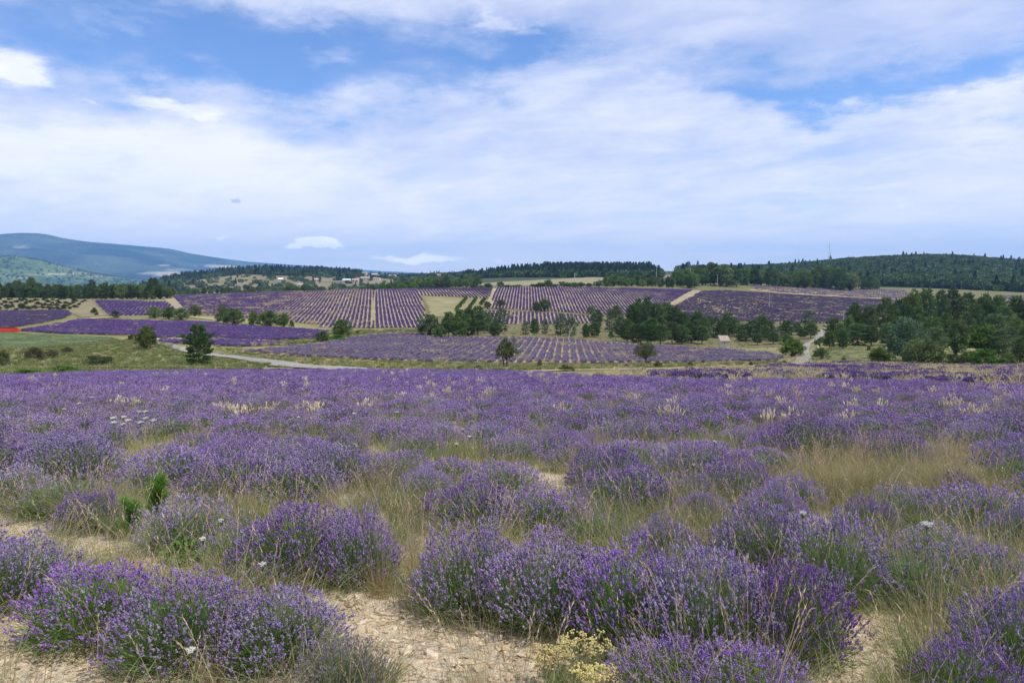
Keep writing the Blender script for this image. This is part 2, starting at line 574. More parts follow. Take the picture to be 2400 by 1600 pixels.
# ---------------------------------------------------------------- fields, as outlines read off the photo and laid on the land
P_NEAR = [(-330, 905), (-150, 893), (0, 885), (250, 875), (600, 871), (840, 869), (1200, 874), (1330, 881), (1400, 888), (1700, 896), (2000, 897), (2400, 914), (2750, 930)]
P_DARK2 = [(1395, 886), (1560, 873), (1800, 864), (1960, 854), (2100, 857), (2400, 862), (2700, 866), (2750, 928), (2400, 912), (2000, 895), (1700, 894)]
P_MID = [(560, 826), (720, 812), (820, 795), (860, 786), (940, 782), (985, 784), (1020, 792), (1160, 793), (1330, 797), (1480, 808), (1600, 815), (1700, 822), (1800, 830), (1838, 838), (1822, 846), (1600, 851), (1400, 852), (1200, 851), (1000, 849), (850, 843), (700, 837)]
P_SMALL = [(222, 705), (390, 708), (425, 737), (258, 741)]
P_LEFT = [(47, 776), (190, 750), (300, 752), (500, 757), (515, 761), (640, 768), (770, 777), (742, 794), (600, 799), (480, 792), (370, 794), (300, 786), (150, 783)]
P_LEFT_LOW = [(372, 798), (520, 797), (640, 803), (700, 808), (560, 813), (380, 804)]
P_DARKLEFT = [(-200, 728), (0, 729), (155, 729), (168, 735), (150, 746), (90, 759), (0, 772), (-200, 774)]
P_A = [(405, 693), (600, 686), (750, 682), (820, 679), (860, 678), (877, 681), (868, 769), (740, 767), (745, 761), (640, 749), (560, 745), (440, 736), (425, 716)]
P_B = [(883, 679), (970, 677), (985, 693), (996, 730), (992, 768), (874, 769)]
P_C = [(972, 677), (1155, 675), (1147, 699), (1000, 693), (985, 692)]
P_D = [(1162, 675), (1300, 674), (1420, 675), (1622, 680), (1580, 705), (1545, 720), (1480, 740), (1420, 738), (1300, 730), (1152, 722), (1155, 700)]
P_E = [(1140, 729), (1300, 735), (1400, 743), (1425, 757), (1145, 761)]
P_F = [(1645, 683), (1700, 681), (1860, 691), (2130, 706), (2110, 735), (1960, 757), (1850, 760), (1740, 756), (1600, 748), (1565, 727)]
P_G = [(1775, 670), (1900, 671), (2120, 681), (2140, 703), (1860, 688), (1755, 678)]
P_FARR = [(2340, 693), (2500, 696), (2500, 705), (2360, 704)]
P_TOP = [(1380, 655), (1450, 647), (1660, 643), (1650, 650)]
P_GREEN = [(-250, 778), (0, 779), (150, 786), (260, 790), (270, 803), (170, 812), (60, 818), (-250, 820)]
P_PALE = [(1075, 672), (1110, 666), (1260, 657), (1440, 647), (1425, 656), (1400, 667), (1250, 671)]
P_PASTURE = [(990, 696), (1145, 701), (1148, 722), (1135, 728), (1090, 745), (1010, 742), (1003, 720)]
P_ORCHARD = [(-200, 700), (215, 702), (252, 740), (190, 745), (165, 733), (150, 728), (-200, 727)]
P_CLEAR = [(1960, 808), (2080, 803), (2130, 845), (1950, 848), (1935, 838)]
P_LAWN = [(300, 862), (420, 846), (520, 848), (640, 856), (690, 864), (660, 868), (420, 868)]

SOIL, STRAW, MEADOW, OLIVE, GREEN = (0.46, 0.39, 0.29), (0.38, 0.31, 0.16), (0.20, 0.185, 0.085), (0.135, 0.14, 0.055), (0.105, 0.145, 0.065)


def build_ground():
    Yr = np.concatenate([-np.geomspace(60, 1.6, 26), [-0.8, 0.0, 0.8], np.geomspace(1.5, 1500, 470), np.geomspace(1600, 14000, 20)])
    sr = np.concatenate([np.linspace(-1.3, -0.85, 14)[:-1], np.linspace(-0.85, 0.85, 210), np.linspace(0.85, 1.3, 14)[1:]])
    Yg, sg = np.meshgrid(Yr, sr, indexing='ij')
    Xg = sg * np.sqrt(Yg ** 2 + 9)
    side = np.array([60.0, 30, 15, 7, 3])          # a margin of plain ground on both sides
    Xg = np.concatenate([Xg[:, :1] - side, Xg, Xg[:, -1:] + side[::-1]], 1)
    Yg = np.concatenate([Yg[:, :1] + 0 * side, Yg, Yg[:, :1] + 0 * side], 1)
    X, Y = Xg.ravel(), Yg.ravel()
    Z = terrain(X, Y)
    C = np.tile(np.array(MEADOW), (len(X), 1))

    def paint(mask, col, a=1.0):
        m = (mask * a)[:, None]
        C[:] = C * (1 - m) + np.array(col) * m
    nz = fbm(X / 14, Y / 14, 4)
    paint(np.clip(nz * 0.9 + 0.35, 0, 1), OLIVE, 0.8)
    paint(np.clip(fbm(X / 31 + 9, Y / 31, 3) * 1.2, 0, 1), STRAW, 0.55)
    sx = X / np.maximum(Y, 1)
    paint(((Y > 60) & (Y < 150) & (sx < -0.25)).astype(float) * np.clip(0.7 + nz, 0, 1), (0.185, 0.20, 0.08), 0.8)
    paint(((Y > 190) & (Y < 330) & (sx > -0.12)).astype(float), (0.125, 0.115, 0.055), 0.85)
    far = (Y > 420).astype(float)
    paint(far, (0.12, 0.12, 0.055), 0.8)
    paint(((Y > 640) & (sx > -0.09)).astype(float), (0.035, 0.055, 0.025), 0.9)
    vill = ((Y > 560) & (Y < 1900) & (sx < -0.09) & (sx > -0.52)).astype(float)
    paint(vill, (0.21, 0.175, 0.105), 0.75)
    paint(vill * np.clip(fbm(X / 45, Y / 90, 4) + 0.1, 0, 1), (0.09, 0.10, 0.045), 0.9)
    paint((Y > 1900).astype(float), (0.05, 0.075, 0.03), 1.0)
    near_poly = [hit(*p)[:2] for p in dense(P_NEAR[:-1] + [P_NEAR[-1]], 3)[:-2]]
    near_poly = near_poly + [(60, 20), (60, -70), (-60, -70), (-60, 40)]
    nm = inside(near_poly, X, Y) | (Y < 30)
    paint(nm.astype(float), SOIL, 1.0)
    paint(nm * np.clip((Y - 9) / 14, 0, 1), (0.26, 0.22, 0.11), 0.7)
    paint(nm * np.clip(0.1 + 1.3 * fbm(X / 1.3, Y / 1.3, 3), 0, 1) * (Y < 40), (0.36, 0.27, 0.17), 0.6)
    m, n = Yg.shape
    idx = np.arange(m * n).reshape(m, n)
    Fc = np.stack([idx[:-1, :-1], idx[:-1, 1:], idx[1:, 1:], idx[1:, :-1]], -1).reshape(-1, 4)
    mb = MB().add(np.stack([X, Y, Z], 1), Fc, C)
    return put('ground', mb.mesh('ground', M_GROUND, True), kind='structure', label='dry limestone ground falling from the camera to the valley')


ground = build_ground()


def sheet(name, px_poly, col, col2, label, cell=1.3, lift=0.14, nscale=6.0):
    """a field's own ground, laid a hand's breadth over the land"""
    poly = world_poly(px_poly)
    P = np.array(poly)
    lo, hi = P.min(0) - cell, P.max(0) + cell
    xs, ys = np.arange(lo[0], hi[0], cell), np.arange(lo[1], hi[1], cell)
    Xg, Yg = np.meshgrid(xs, ys)
    X, Y = Xg.ravel(), Yg.ravel()
    idx = np.arange(len(X)).reshape(Xg.shape)
    q = np.stack([idx[:-1, :-1], idx[:-1, 1:], idx[1:, 1:], idx[1:, :-1]], -1).reshape(-1, 4)
    keep = inside(poly, X[q].mean(1), Y[q].mean(1))
    q = q[keep]
    u, inv = np.unique(q.ravel(), return_inverse=True)
    X, Y = X[u], Y[u]
    a = np.clip(0.5 + fbm(X / nscale, Y / nscale, 4), 0, 1)[:, None]
    C = (np.array(col) * (1 - a) + np.array(col2) * a) * 0.74
    mb = MB().add(np.stack([X, Y, terrain(X, Y) + lift], 1), inv.reshape(-1, 4), C)
    put(name, mb.mesh(name, M_GROUND, True), kind='structure', label=label)


PALE_SOIL, DRY = (0.44, 0.365, 0.27), (0.34, 0.29, 0.18)
sheet('field', P_MID, (0.30, 0.25, 0.17), (0.42, 0.35, 0.22), 'soil of the broad pale lavender field beyond the verge')
sheet('field', P_SMALL, PALE_SOIL, DRY, 'soil of the small bright lavender field below the dark pine line')
sheet('field', P_LEFT, DRY, (0.34, 0.28, 0.16), 'soil of the long lavender field behind the green crop')
sheet('field', P_LEFT_LOW, PALE_SOIL, DRY, 'soil of the narrow lavender strip by the lane')
sheet('field', P_DARKLEFT, DRY, (0.30, 0.25, 0.15), 'soil of the dark lavender field below the orchard')
sheet('field', P_A, PALE_SOIL, DRY, 'soil of the wide striped field on the left hillside')
sheet('field', P_B, PALE_SOIL, DRY, 'soil of the striped field in the middle of the hillside')
sheet('field', P_C, PALE_SOIL, PALE_SOIL, 'soil of the slanting lavender strip along the crest')
sheet('field', P_D, PALE_SOIL, DRY, 'soil of the big striped field right of the pasture')
sheet('field', P_E, DRY, PALE_SOIL, 'soil of the low striped field under the hedge bank')
sheet('field', P_F, DRY, (0.33, 0.27, 0.17), 'soil of the dark lavender slope on the right')
sheet('field', P_G, DRY, PALE_SOIL, 'soil of the pale strip above the dark slope', 2.0)
sheet('field', P_FARR, DRY, PALE_SOIL, 'soil of the far lavender patch behind the right wood', 2.5)
sheet('field', P_TOP, (0.22, 0.16, 0.28), (0.30, 0.25, 0.22), 'far lavender strip below the plantation', 4.0, 0.3)
sheet('field', P_GREEN, (0.10, 0.15, 0.06), (0.16, 0.20, 0.085), 'green crop field on the left', 1.3)
sheet('field', P_PALE, (0.27, 0.255, 0.16), (0.33, 0.30, 0.19), 'pale stubble field on the crest', 3.0, 0.3)
sheet('field', P_PASTURE, (0.25, 0.235, 0.12), (0.33, 0.29, 0.16), 'dry pasture between the striped fields')
sheet('field', P_ORCHARD, (0.235, 0.205, 0.12), (0.29, 0.245, 0.145), 'bare dry earth of the young orchard')
sheet('field', P_CLEAR, (0.15, 0.175, 0.07), (0.21, 0.205, 0.09), 'grass clearing before the right wood')


def strip(name, px_line, width, col, col2, label, lift=0.20, mat=None, world=False):
    pts = [hit(*p)[:2] if not world else p for p in px_line]
    P = np.array(pts)
    # resample smoothly
    seg = np.concatenate([[0], np.cumsum(np.linalg.norm(np.diff(P, axis=0), axis=1))])
    fx, fy = pchip(seg, P[:, 0]), pchip(seg, P[:, 1])
    n = max(8, int(seg[-1] / 1.0))
    s = np.linspace(0, seg[-1], n)
    C = np.stack([fx(s), fy(s)], 1)
    tg = unit(np.gradient(C, axis=0))
    nr = np.stack([-tg[:, 1], tg[:, 0]], 1)
    wd = np.interp(s / seg[-1], np.linspace(0, 1, len(width)), width) if np.ndim(width) else np.full(n, width)
    wob = 0.12 * fbm(s / 2.0, s * 0 + 3.3, 3)
    k = 7
    V, Cc = [], []
    for j in range(k):
        o = (j / (k - 1) - 0.5)
        p = C + nr * (o * wd * (1 + 0.3 * wob * abs(o) * 2))[:, None]
        V.append(np.stack([p[:, 0], p[:, 1], terrain(p[:, 0], p[:, 1]) + lift - 0.05 * abs(o)], 1))
        rut = 1.0 if j not in (2, 4) else 0.0
        Cc.append(np.array(col) * (1 - 0.5 * rut) + np.array(col2) * 0.5 * rut + np.zeros((n, 3)))
    V, Cc = np.stack(V, 1).reshape(-1, 3), np.stack(Cc, 1).reshape(-1, 3)
    idx = np.arange(n * k).reshape(n, k)
    Fc = np.stack([idx[:-1, :-1], idx[1:, :-1], idx[1:, 1:], idx[:-1, 1:]], -1).reshape(-1, 4)
    put(name, MB().add(V, Fc, Cc).mesh(name, mat or M_GROUND, True), kind='structure', label=label)


GREY, GREY2, TAN = (0.265, 0.255, 0.235), (0.23, 0.22, 0.205), (0.28, 0.23, 0.16)
strip('lane', [(372, 803), (410, 814), (470, 829), (550, 838), (640, 851), (700, 860), (780, 864), (900, 871)], [2.0, 2.0, 2.2, 2.7, 4.2, 5.2, 4.5], GREY, GREY2, 'pale gravel lane winding down from behind the lone pine')
strip('track', [(120, 862), (260, 861), (420, 861), (560, 864), (690, 866)], 0.9, TAN, GREY, 'thin pale track below the lone pine')
strip('lane', [(1882, 868), (1883, 858), (1884, 840), (1882, 830), (1886, 815), (1893, 806), (1910, 798), (1922, 786), (1938, 770), (1950, 757)], [3.8, 2.6, 2.2, 2.0, 2.2, 2.4], GREY, GREY2, 'grey lane climbing past the dark bush into the right wood')
strip('track', [(960, 872), (1200, 872), (1330, 869), (1480, 866), (1640, 863), (1800, 859), (1880, 857)], 2.0, TAN, (0.40, 0.33, 0.2), 'sandy track along the verge of the near field')
strip('track', [(1635, 681), (1610, 694), (1585, 706), (1550, 719), (1500, 736)], [4.5, 5.0, 4.5, 3.5], TAN, TAN, 'tan dirt track between the big striped field and the dark slope')
strip('track', [(390, 694), (402, 705), (415, 722), (430, 738)], [5.0, 4.8, 4.2], TAN, TAN, 'tan dirt track beside the small bright field')
strip('track', [(875, 681), (872, 720), (869, 769)], 2.4, (0.25, 0.22, 0.12), (0.28, 0.24, 0.13), 'grass strip between the two hillside fields')
strip('track', [(1158, 676), (1152, 699), (1146, 722)], 2.6, (0.31, 0.265, 0.165), (0.28, 0.24, 0.14), 'dry strip at the left edge of the big striped field')
strip('track', [(1755, 679), (1860, 689), (2000, 697), (2130, 704)], 5.0, (0.40, 0.33, 0.2), STRAW, 'straw coloured strip between the two right slopes')
strip('track', [(366, 796), (460, 795), (560, 797), (640, 801)], 2.2, (0.60, 0.54, 0.43), PALE_SOIL, 'chalky track along the long lavender field')
strip('track', [(60, 775), (130, 762), (200, 748), (260, 744), (420, 742), (520, 752)], 3.5, (0.36, 0.30, 0.18), STRAW, 'dry grass strip between the left fields')


# ---------------------------------------------------------------- far hills
def ridge_mesh(name, prof, foot_z, depth, cols, label, seed=0, rel=0.12, n=(200, 46)):
    """a hill from its skyline: (photo x, photo y, distance) of the crest, falling towards the viewer over depth"""
    px = np.array([p[0] for p in prof], float)
    fpy, fY = pchip(px, [p[1] for p in prof]), pchip(px, [p[2] for p in prof])
    us = np.linspace(px[0], px[-1], n[0])
    V, C = [], []
    for i, u in enumerate(us):
        a, b = ray(u, float(fpy(np.array([u]))[0]))
        Yc = float(fY(np.array([u]))[0])
        zc = CAMZ + b * Yc
        for j in range(n[1]):
            t = j / (n[1] - 1) * 1.25 - 0.25          # -0.25 .. 0: behind the crest
            Yp = Yc - depth * t
            k = abs(t) if t < 0 else t
            prof_z = (1 - k) ** 1.35 * 0.55 + 0.45 * (0.5 + 0.5 * math.cos(math.pi * min(k, 1)))
            V.append((a * Yc * (1 - 0.12 * t), Yp, foot_z + (zc - foot_z) * prof_z))
    V = np.array(V)
    sc = depth / 5.0
    amp = rel * (V[:, 2] - foot_z)
    tt = np.tile(np.linspace(-0.25, 1, n[1]), n[0])
    V[:, 2] += amp * fbm(V[:, 0] / sc + seed, V[:, 1] / sc, 5) * np.clip(np.abs(tt) * 5, 0.12, 1)
    nz = fbm(V[:, 0] / (sc * 0.6) + 5 + seed, V[:, 1] / (sc * 0.6), 5)
    C = np.array(cols[0]) + (np.array(cols[1]) - np.array(cols[0])) * np.clip(nz + 0.5, 0, 1)[:, None]
    idx = np.arange(n[0] * n[1]).reshape(n)
    Fc = np.stack([idx[:-1, :-1], idx[:-1, 1:], idx[1:, 1:], idx[1:, :-1]], -1).reshape(-1, 4)
    return V, Fc, C


def hill_mat(name, sc):
    m, t = new_mat(name)
    a = t.n.new('ShaderNodeAttribute')
    a.attribute_name = 'Col'
    g = t.n.new('ShaderNodeNewGeometry')
    n = t.noise(g.outputs['Position'], 1 / sc, 8, 0.7)
    n2 = t.noise(g.outputs['Position'], 6 / sc, 6, 0.7)
    f = t.m('ADD', t.m('MULTIPLY_ADD', t.m('SUBTRACT', n, 0.5), 2.4, 1.0), t.m('MULTIPLY', t.m('SUBTRACT', n2, 0.5), 2.4))
    c = t.mix(1.0, a.outputs['Color'], t.xyz(f, f, f), 'MULTIPLY')
    finish(t, principled(t, c, 1.0, n2, 0.8, sc * 0.2, 0.0))
    return m


def patch(V, C, boxes):
    """clearings and fields on a far slope: (photo x, y, half width, half height, colour)"""
    a = V[:, 0] / V[:, 1]
    b = (V[:, 2] - CAMZ) / V[:, 1]
    for (px, py, rx, ry, col, k) in boxes:
        a0, b0 = ray(px, py)
        w = 1.3 * fbm(V[:, 0] / 110, V[:, 1] / 260, 4)
        d = ((a - a0) / (rx / F)) ** 2 + ((b - b0) / (ry / F)) ** 2 + w
        m = (np.clip(1.4 - d, 0, 1) * k)[:, None]
        C[:] = C * (1 - m) + np.array(col) * m


V, Fc, C = ridge_mesh('mountain', [(-900, 600, 9500), (-500, 575, 9200), (-150, 566, 9000), (0, 553, 9000), (60, 546, 9000), (105, 549, 9000), (150, 559, 9000), (220, 567, 9200), (300, 573, 9500),
                                   (390, 581, 9800), (450, 594, 10000), (560, 610, 10500), (650, 618, 11000), (740, 624, 11500), (850, 632, 12000), (950, 638, 12500), (1010, 641, 13000), (1040, 646, 13000), (1200, 650, 13000)],
                      -60, 5200, [(0.012, 0.024, 0.016), (0.075, 0.10, 0.045)], '', 0, 0.19, (330, 90))
patch(V, C, [(52, 579, 18, 3, (0.45, 0.40, 0.3), 0.6), (385, 641, 50, 5, (0.50, 0.42, 0.26), 0.95), (455, 640, 35, 4, (0.50, 0.42, 0.27), 0.9), (500, 623, 30, 3, (0.45, 0.40, 0.3), 0.8), (535, 626, 30, 4, (0.55, 0.42, 0.27), 0.9),
             (385, 622, 16, 2, (0.5, 0.42, 0.3), 0.7), (420, 632, 30, 2, (0.45, 0.40, 0.25), 0.7)])
put('mountain', MB().add(V, Fc, C).mesh('mountain', hill_mat('far_slope', 260), True), kind='structure', label='long blue wooded mountain ridge on the left horizon')
MOUNTAIN_V = V
V, Fc, C = ridge_mesh('hill', [(-900, 585, 4200), (-400, 582, 4200), (-100, 592, 4200), (0, 599, 4200), (60, 604, 4200), (130, 620, 4300), (180, 634, 4400), (240, 645, 4500), (300, 652, 4600), (360, 660, 4700), (460, 668, 4800)],
                      -60, 1700, [(0.065, 0.11, 0.040), (0.13, 0.18, 0.065)], '', 3, 0.10, (240, 80))
patch(V, C, [(130, 643, 60, 3, (0.42, 0.38, 0.22), 0.7), (180, 640, 30, 3, (0.45, 0.40, 0.24), 0.7), (40, 652, 40, 3, (0.40, 0.36, 0.22), 0.6), (230, 648, 40, 2, (0.4, 0.36, 0.22), 0.6), (30, 625, 60, 4, (0.06, 0.09, 0.05), 0.7)])
HILL_V = V
put('hill', MB().add(V, Fc, C).mesh('hill', hill_mat('green_slope', 60), True), kind='structure', label='green scrubby hill in front of the mountain on the left')

# the air between here and the mountain
_hz = MB()
box(_hz, (-22000, -75, -80), (22000, 14500, 620))
_hm, _t = new_mat('haze')
_v = _t.n.new('ShaderNodeVolumePrincipled')
_v.inputs['Color'].default_value = (0.27, 0.53, 1.0, 1)
_v.inputs['Density'].default_value = 8.0e-5
_v.inputs['Anisotropy'].default_value = 0.0
_o = _t.n.new('ShaderNodeOutputMaterial')
_t.l.new(_v.outputs[0], _o.inputs['Volume'])
put('haze', _hz.mesh('haze', _hm), kind='stuff')


# ---------------------------------------------------------------- scattering alike small plants as one mass
def node_group(coll):
    ng = bpy.data.node_groups.new('scatter_' + coll.name, 'GeometryNodeTree')
    ng.interface.new_socket('Geometry', in_out='INPUT', socket_type='NodeSocketGeometry')
    ng.interface.new_socket('Geometry', in_out='OUTPUT', socket_type='NodeSocketGeometry')
    n, l = ng.nodes, ng.links
    gi, go = n.new('NodeGroupInput'), n.new('NodeGroupOutput')
    ip = n.new('GeometryNodeInstanceOnPoints')
    ci = n.new('GeometryNodeCollectionInfo')
    ci.inputs['Collection'].default_value = coll
    ci.inputs['Separate Children'].default_value = True
    ci.inputs['Reset Children'].default_value = True

    def att(nm, ty):
        a = n.new('GeometryNodeInputNamedAttribute')
        a.data_type = ty
        a.inputs[0].default_value = nm
        return a.outputs[0]
    e2r = n.new('FunctionNodeEulerToRotation')
    l.new(att('rot', 'FLOAT_VECTOR'), e2r.inputs[0])
    l.new(gi.outputs[0], ip.inputs['Points'])
    l.new(ci.outputs[0], ip.inputs['Instance'])
    ip.inputs['Pick Instance'].default_value = True
    l.new(att('pick', 'INT'), ip.inputs['Instance Index'])
    l.new(e2r.outputs[0], ip.inputs['Rotation'])
    l.new(att('scl', 'FLOAT_VECTOR'), ip.inputs['Scale'])
    l.new(ip.outputs[0], go.inputs[0])
    return ng


_groups = {}


def scatter(name, P, rz, scl, templates, key, label, tilt=None, pick=None):
    if not len(P):
        return None
    if key not in _groups:
        coll = bpy.data.collections.new(key)
        for i, me in enumerate(templates):
            coll.objects.link(bpy.data.objects.new('%s_%02d' % (key, i), me))
        _groups[key] = node_group(coll)
    n = len(P)
    me = bpy.data.meshes.new(name)
    me.vertices.add(n)
    me.vertices.foreach_set('co', np.asarray(P, np.float32).ravel())
    rot = np.zeros((n, 3), np.float32)
    rot[:, 2] = rz
    if tilt is not None:
        rot[:, :2] = tilt
    scl = np.asarray(scl, np.float32)
    if scl.ndim == 1:
        scl = np.stack([scl] * 3, 1)
    pick = RNG.integers(0, len(templates), n) if pick is None else pick
    me.attributes.new('rot', 'FLOAT_VECTOR', 'POINT').data.foreach_set('vector', rot.ravel())
    me.attributes.new('scl', 'FLOAT_VECTOR', 'POINT').data.foreach_set('vector', scl.ravel())
    me.attributes.new('pick', 'INT', 'POINT').data.foreach_set('value', np.asarray(pick, np.int32))
    o = put(name, me, kind='stuff', label=label)
    md = o.modifiers.new('scatter', 'NODES')
    md.node_group = _groups[key]
    return o

# ---------------------------------------------------------------- lavender
VIOLET, LILAC = np.array((0.265, 0.145, 0.445)), np.array((0.315, 0.265, 0.38))
STEM_G, LEAF_G, LEAF_GREY, WOOD = np.array((0.15, 0.25, 0.065)), np.array((0.13, 0.225, 0.065)), np.array((0.20, 0.235, 0.14)), np.array((0.10, 0.075, 0.055))


def dome_points(n, rng, lo=0.02):
    """directions over the upper half, fewer near the rim"""
    z = lo + (1 - lo) * rng.random(n) ** 0.85
    a = rng.random(n) * 2 * math.pi
    r = np.sqrt(np.maximum(1 - z * z, 0))
    return np.stack([r * np.cos(a), r * np.sin(a), z], 1)


def lavender_meshes(seed, n=900, leaves=1300, H=0.52, Rr=0.5, bloom=0.55, detail=2, green=0.5, sk=1.0, flower=1.0, grey=0.0, lo=0.19):
    """foliage and flower-spike meshes of one bush about 1 m across; detail 2 near, 1 middle distance"""
    rng = np.random.default_rng(seed)
    D = dome_points(n, rng, lo)
    lump = 1 + 0.13 * np.sin(D[:, 0] * 6 + seed) * np.cos(D[:, 1] * 5 + 2 * seed) + 0.07 * np.sin(D[:, 0] * 13 + 3 * seed) * np.cos(D[:, 1] * 14 + seed)
    f = (0.76 + 0.24 * rng.random(n) ** 0.8 + 0.10 * (rng.random(n) < 0.04)) * lump
    tip = D * np.array([Rr, Rr, H]) * f[:, None]
    tip[:, 2] += 0.05
    base = np.stack([tip[:, 0] * 0.55, tip[:, 1] * 0.55, 0.06 + 0.22 * tip[:, 2]], 1) + rng.normal(size=(n, 3)) * 0.02
    out = unit(tip - base)
    up = unit(out * np.array([0.75, 0.75, 0.6]) + rng.normal(size=(n, 3)) * 0.22 + np.array([0, 0, 0.5]))
    mid = (base + tip) / 2 + rng.normal(size=(n, 3)) * 0.015 + np.array([0, 0, -0.015])
    fl, fo = MB(), MB()
    g = np.clip(rng.normal(green, 0.25, (n, 1)), 0, 1)
    scol = STEM_G * (0.7 + 0.7 * rng.random((n, 1))) * g + np.array((0.19, 0.215, 0.125)) * (1 - g)
    ribbons(fl, np.stack([base, mid, tip], 1), (0.0036 if detail == 2 else 0.0065), scol, rng)
    viv = (rng.random((n, 1)) < bloom).astype(float) * (0.55 + 0.45 * rng.random((n, 1)))
    fcol = (VIOLET * viv + LILAC * (1 - viv)) * (0.75 + 0.5 * rng.random((n, 1)))
    fcol = fcol * (1 - grey) + np.array((0.22, 0.20, 0.21)) * grey
    k = rng.random(n) < flower
    if detail == 2:
        t, u, c = tip[k], up[k], fcol[k]
        L = (0.022 + 0.015 * rng.random(k.sum())) * sk
        diamonds(fl, t, u, L, 0.0155 * sk * (0.8 + 0.5 * rng.random(len(t))), c, rng)
        diamonds(fl, t + u * L[:, None] * 0.55 + rng.normal(size=t.shape) * 0.002, u + rng.normal(size=u.shape) * 0.12, L * 0.75, 0.0122 * sk, c * (0.85 + 0.4 * rng.random((len(t), 1))), rng)
        lw = rng.random(len(t)) < 0.55
        diamonds(fl, (t - u * (0.018 + 0.012 * rng.random((len(t), 1))))[lw], u[lw], 0.012, 0.0130, c[lw], rng)
        # open florets standing off the spike
        m2 = rng.random(len(t)) < 0.75
        rhombs(fl, (t + u * L[:, None] * 0.35)[m2], perp(u[m2], rng) + u[m2] * 0.4, 0.016, 0.010, np.minimum(c[m2] * 1.35, 0.75), rng)
    else:
        diamonds(fl, tip[k], up[k], 0.048 * sk, 0.026 * sk, fcol[k], rng)
    # leaves: narrow, fanning from the woody base
    m = leaves
    d = dome_points(m, rng, -0.05)
    c0 = d * np.array([Rr, Rr, H]) * (0.30 + 0.52 * rng.random((m, 1))) * np.array([1, 1, 0.85])
    c0[:, 2] = np.maximum(c0[:, 2], 0.0) + 0.01
    dd = unit(d * np.array([1, 1, 0.5]) + rng.normal(size=(m, 3)) * 0.4 + np.array([0, 0, 0.45]))
    mixg = np.clip(rng.normal(green, 0.3, (m, 1)), 0, 1)
    lc = (LEAF_G * mixg + LEAF_GREY * (1 - mixg)) * (0.7 + 0.7 * rng.random((m, 1)))
    rhombs(fo, c0, dd, (0.06 + 0.08 * rng.random(m)) * (1 if detail == 2 else 1.5), (0.0065 if detail == 2 else 0.016), lc, rng)
    w = 26
    a = rng.random(w) * 2 * math.pi
    rr = Rr * (0.35 + 0.3 * rng.random(w))
    P = np.stack([np.stack([0.1 * Rr * np.cos(a), 0.1 * Rr * np.sin(a), a * 0 + 0.0], 1),
                  np.stack([0.5 * rr * np.cos(a), 0.5 * rr * np.sin(a), a * 0 + 0.09], 1),
                  np.stack([rr * np.cos(a + 0.2), rr * np.sin(a + 0.2), a * 0 + 0.19], 1)], 1)
    ribbons(fo, P, 0.012, WOOD, rng)
    return fo.mesh('lavender_foliage', M_PLANT), fl.mesh('lavender_spikes', M_PLANT)


NEAR_BUSH = [lavender_meshes(11, 1080, 2500, bloom=0.58, green=0.70, lo=0.26),
             lavender_meshes(12, 1080, 2400, bloom=0.42, green=0.55),
             lavender_meshes(13, 900, 2800, bloom=0.6, green=0.95, lo=0.27),
             lavender_meshes(14, 760, 2600, bloom=0.28, green=0.45, flower=0.85),
             lavender_meshes(15, 400, 2800, bloom=0.25, green=0.66, flower=0.7),
             lavender_meshes(16, 950, 900, bloom=0.0, green=0.0, flower=0.6, grey=0.9)]
MID_BUSH = [lavender_meshes(21, 640, 420, bloom=0.62, detail=1, green=0.55),
            lavender_meshes(22, 640, 420, bloom=0.55, detail=1, green=0.5),
            lavender_meshes(23, 600, 460, bloom=0.68, detail=1, green=0.65),
            lavender_meshes(24, 420, 560, bloom=0.40, detail=1, green=0.4)]


def far_clump(seed, cols, n=110, leaf=40, H=0.5, Rr=0.5, L=0.16, W=0.085, green=(0.07, 0.10, 0.045)):
    rng = np.random.default_rng(seed)
    mb = MB()
    D = dome_points(n, rng, 0.05)
    c = D * np.array([Rr, Rr, H]) * (0.72 + 0.2 * rng.random((n, 1)))
    pick = rng.random((n, 1))
    cc = (np.array(cols[0]) * pick + np.array(cols[1]) * (1 - pick)) * (0.75 + 0.5 * rng.random((n, 1)))
    rhombs(mb, c, unit(D + np.array([0, 0, 0.5]) + rng.normal(size=D.shape) * 0.3), L, W, cc, rng)
    D = dome_points(leaf, rng, 0.0)
    rhombs(mb, D * np.array([Rr * 0.55, Rr * 0.55, H * 0.4]), D + np.array([0, 0, 0.6]), L * 1.3, W * 1.2, np.array(green) * (0.7 + 0.6 * rng.random((leaf, 1))), rng)
    return mb.mesh('lavender_clump', M_PLANT)


V2, L2 = tuple(VIOLET * 0.88), tuple(LILAC * 0.86)
FAR_N = [far_clump(30 + i, (V2, L2), n=260, leaf=60, L=0.085, W=0.045) for i in range(4)]
FAR_VIVID = [far_clump(40 + i, ((0.175, 0.10, 0.31), (0.165, 0.115, 0.25))) for i in range(3)]
FAR_PALE = [far_clump(50 + i, ((0.26, 0.19, 0.355), (0.26, 0.23, 0.28))) for i in range(3)]
FAR_DARK = [far_clump(60 + i, ((0.145, 0.095, 0.235), (0.14, 0.112, 0.18))) for i in range(3)]


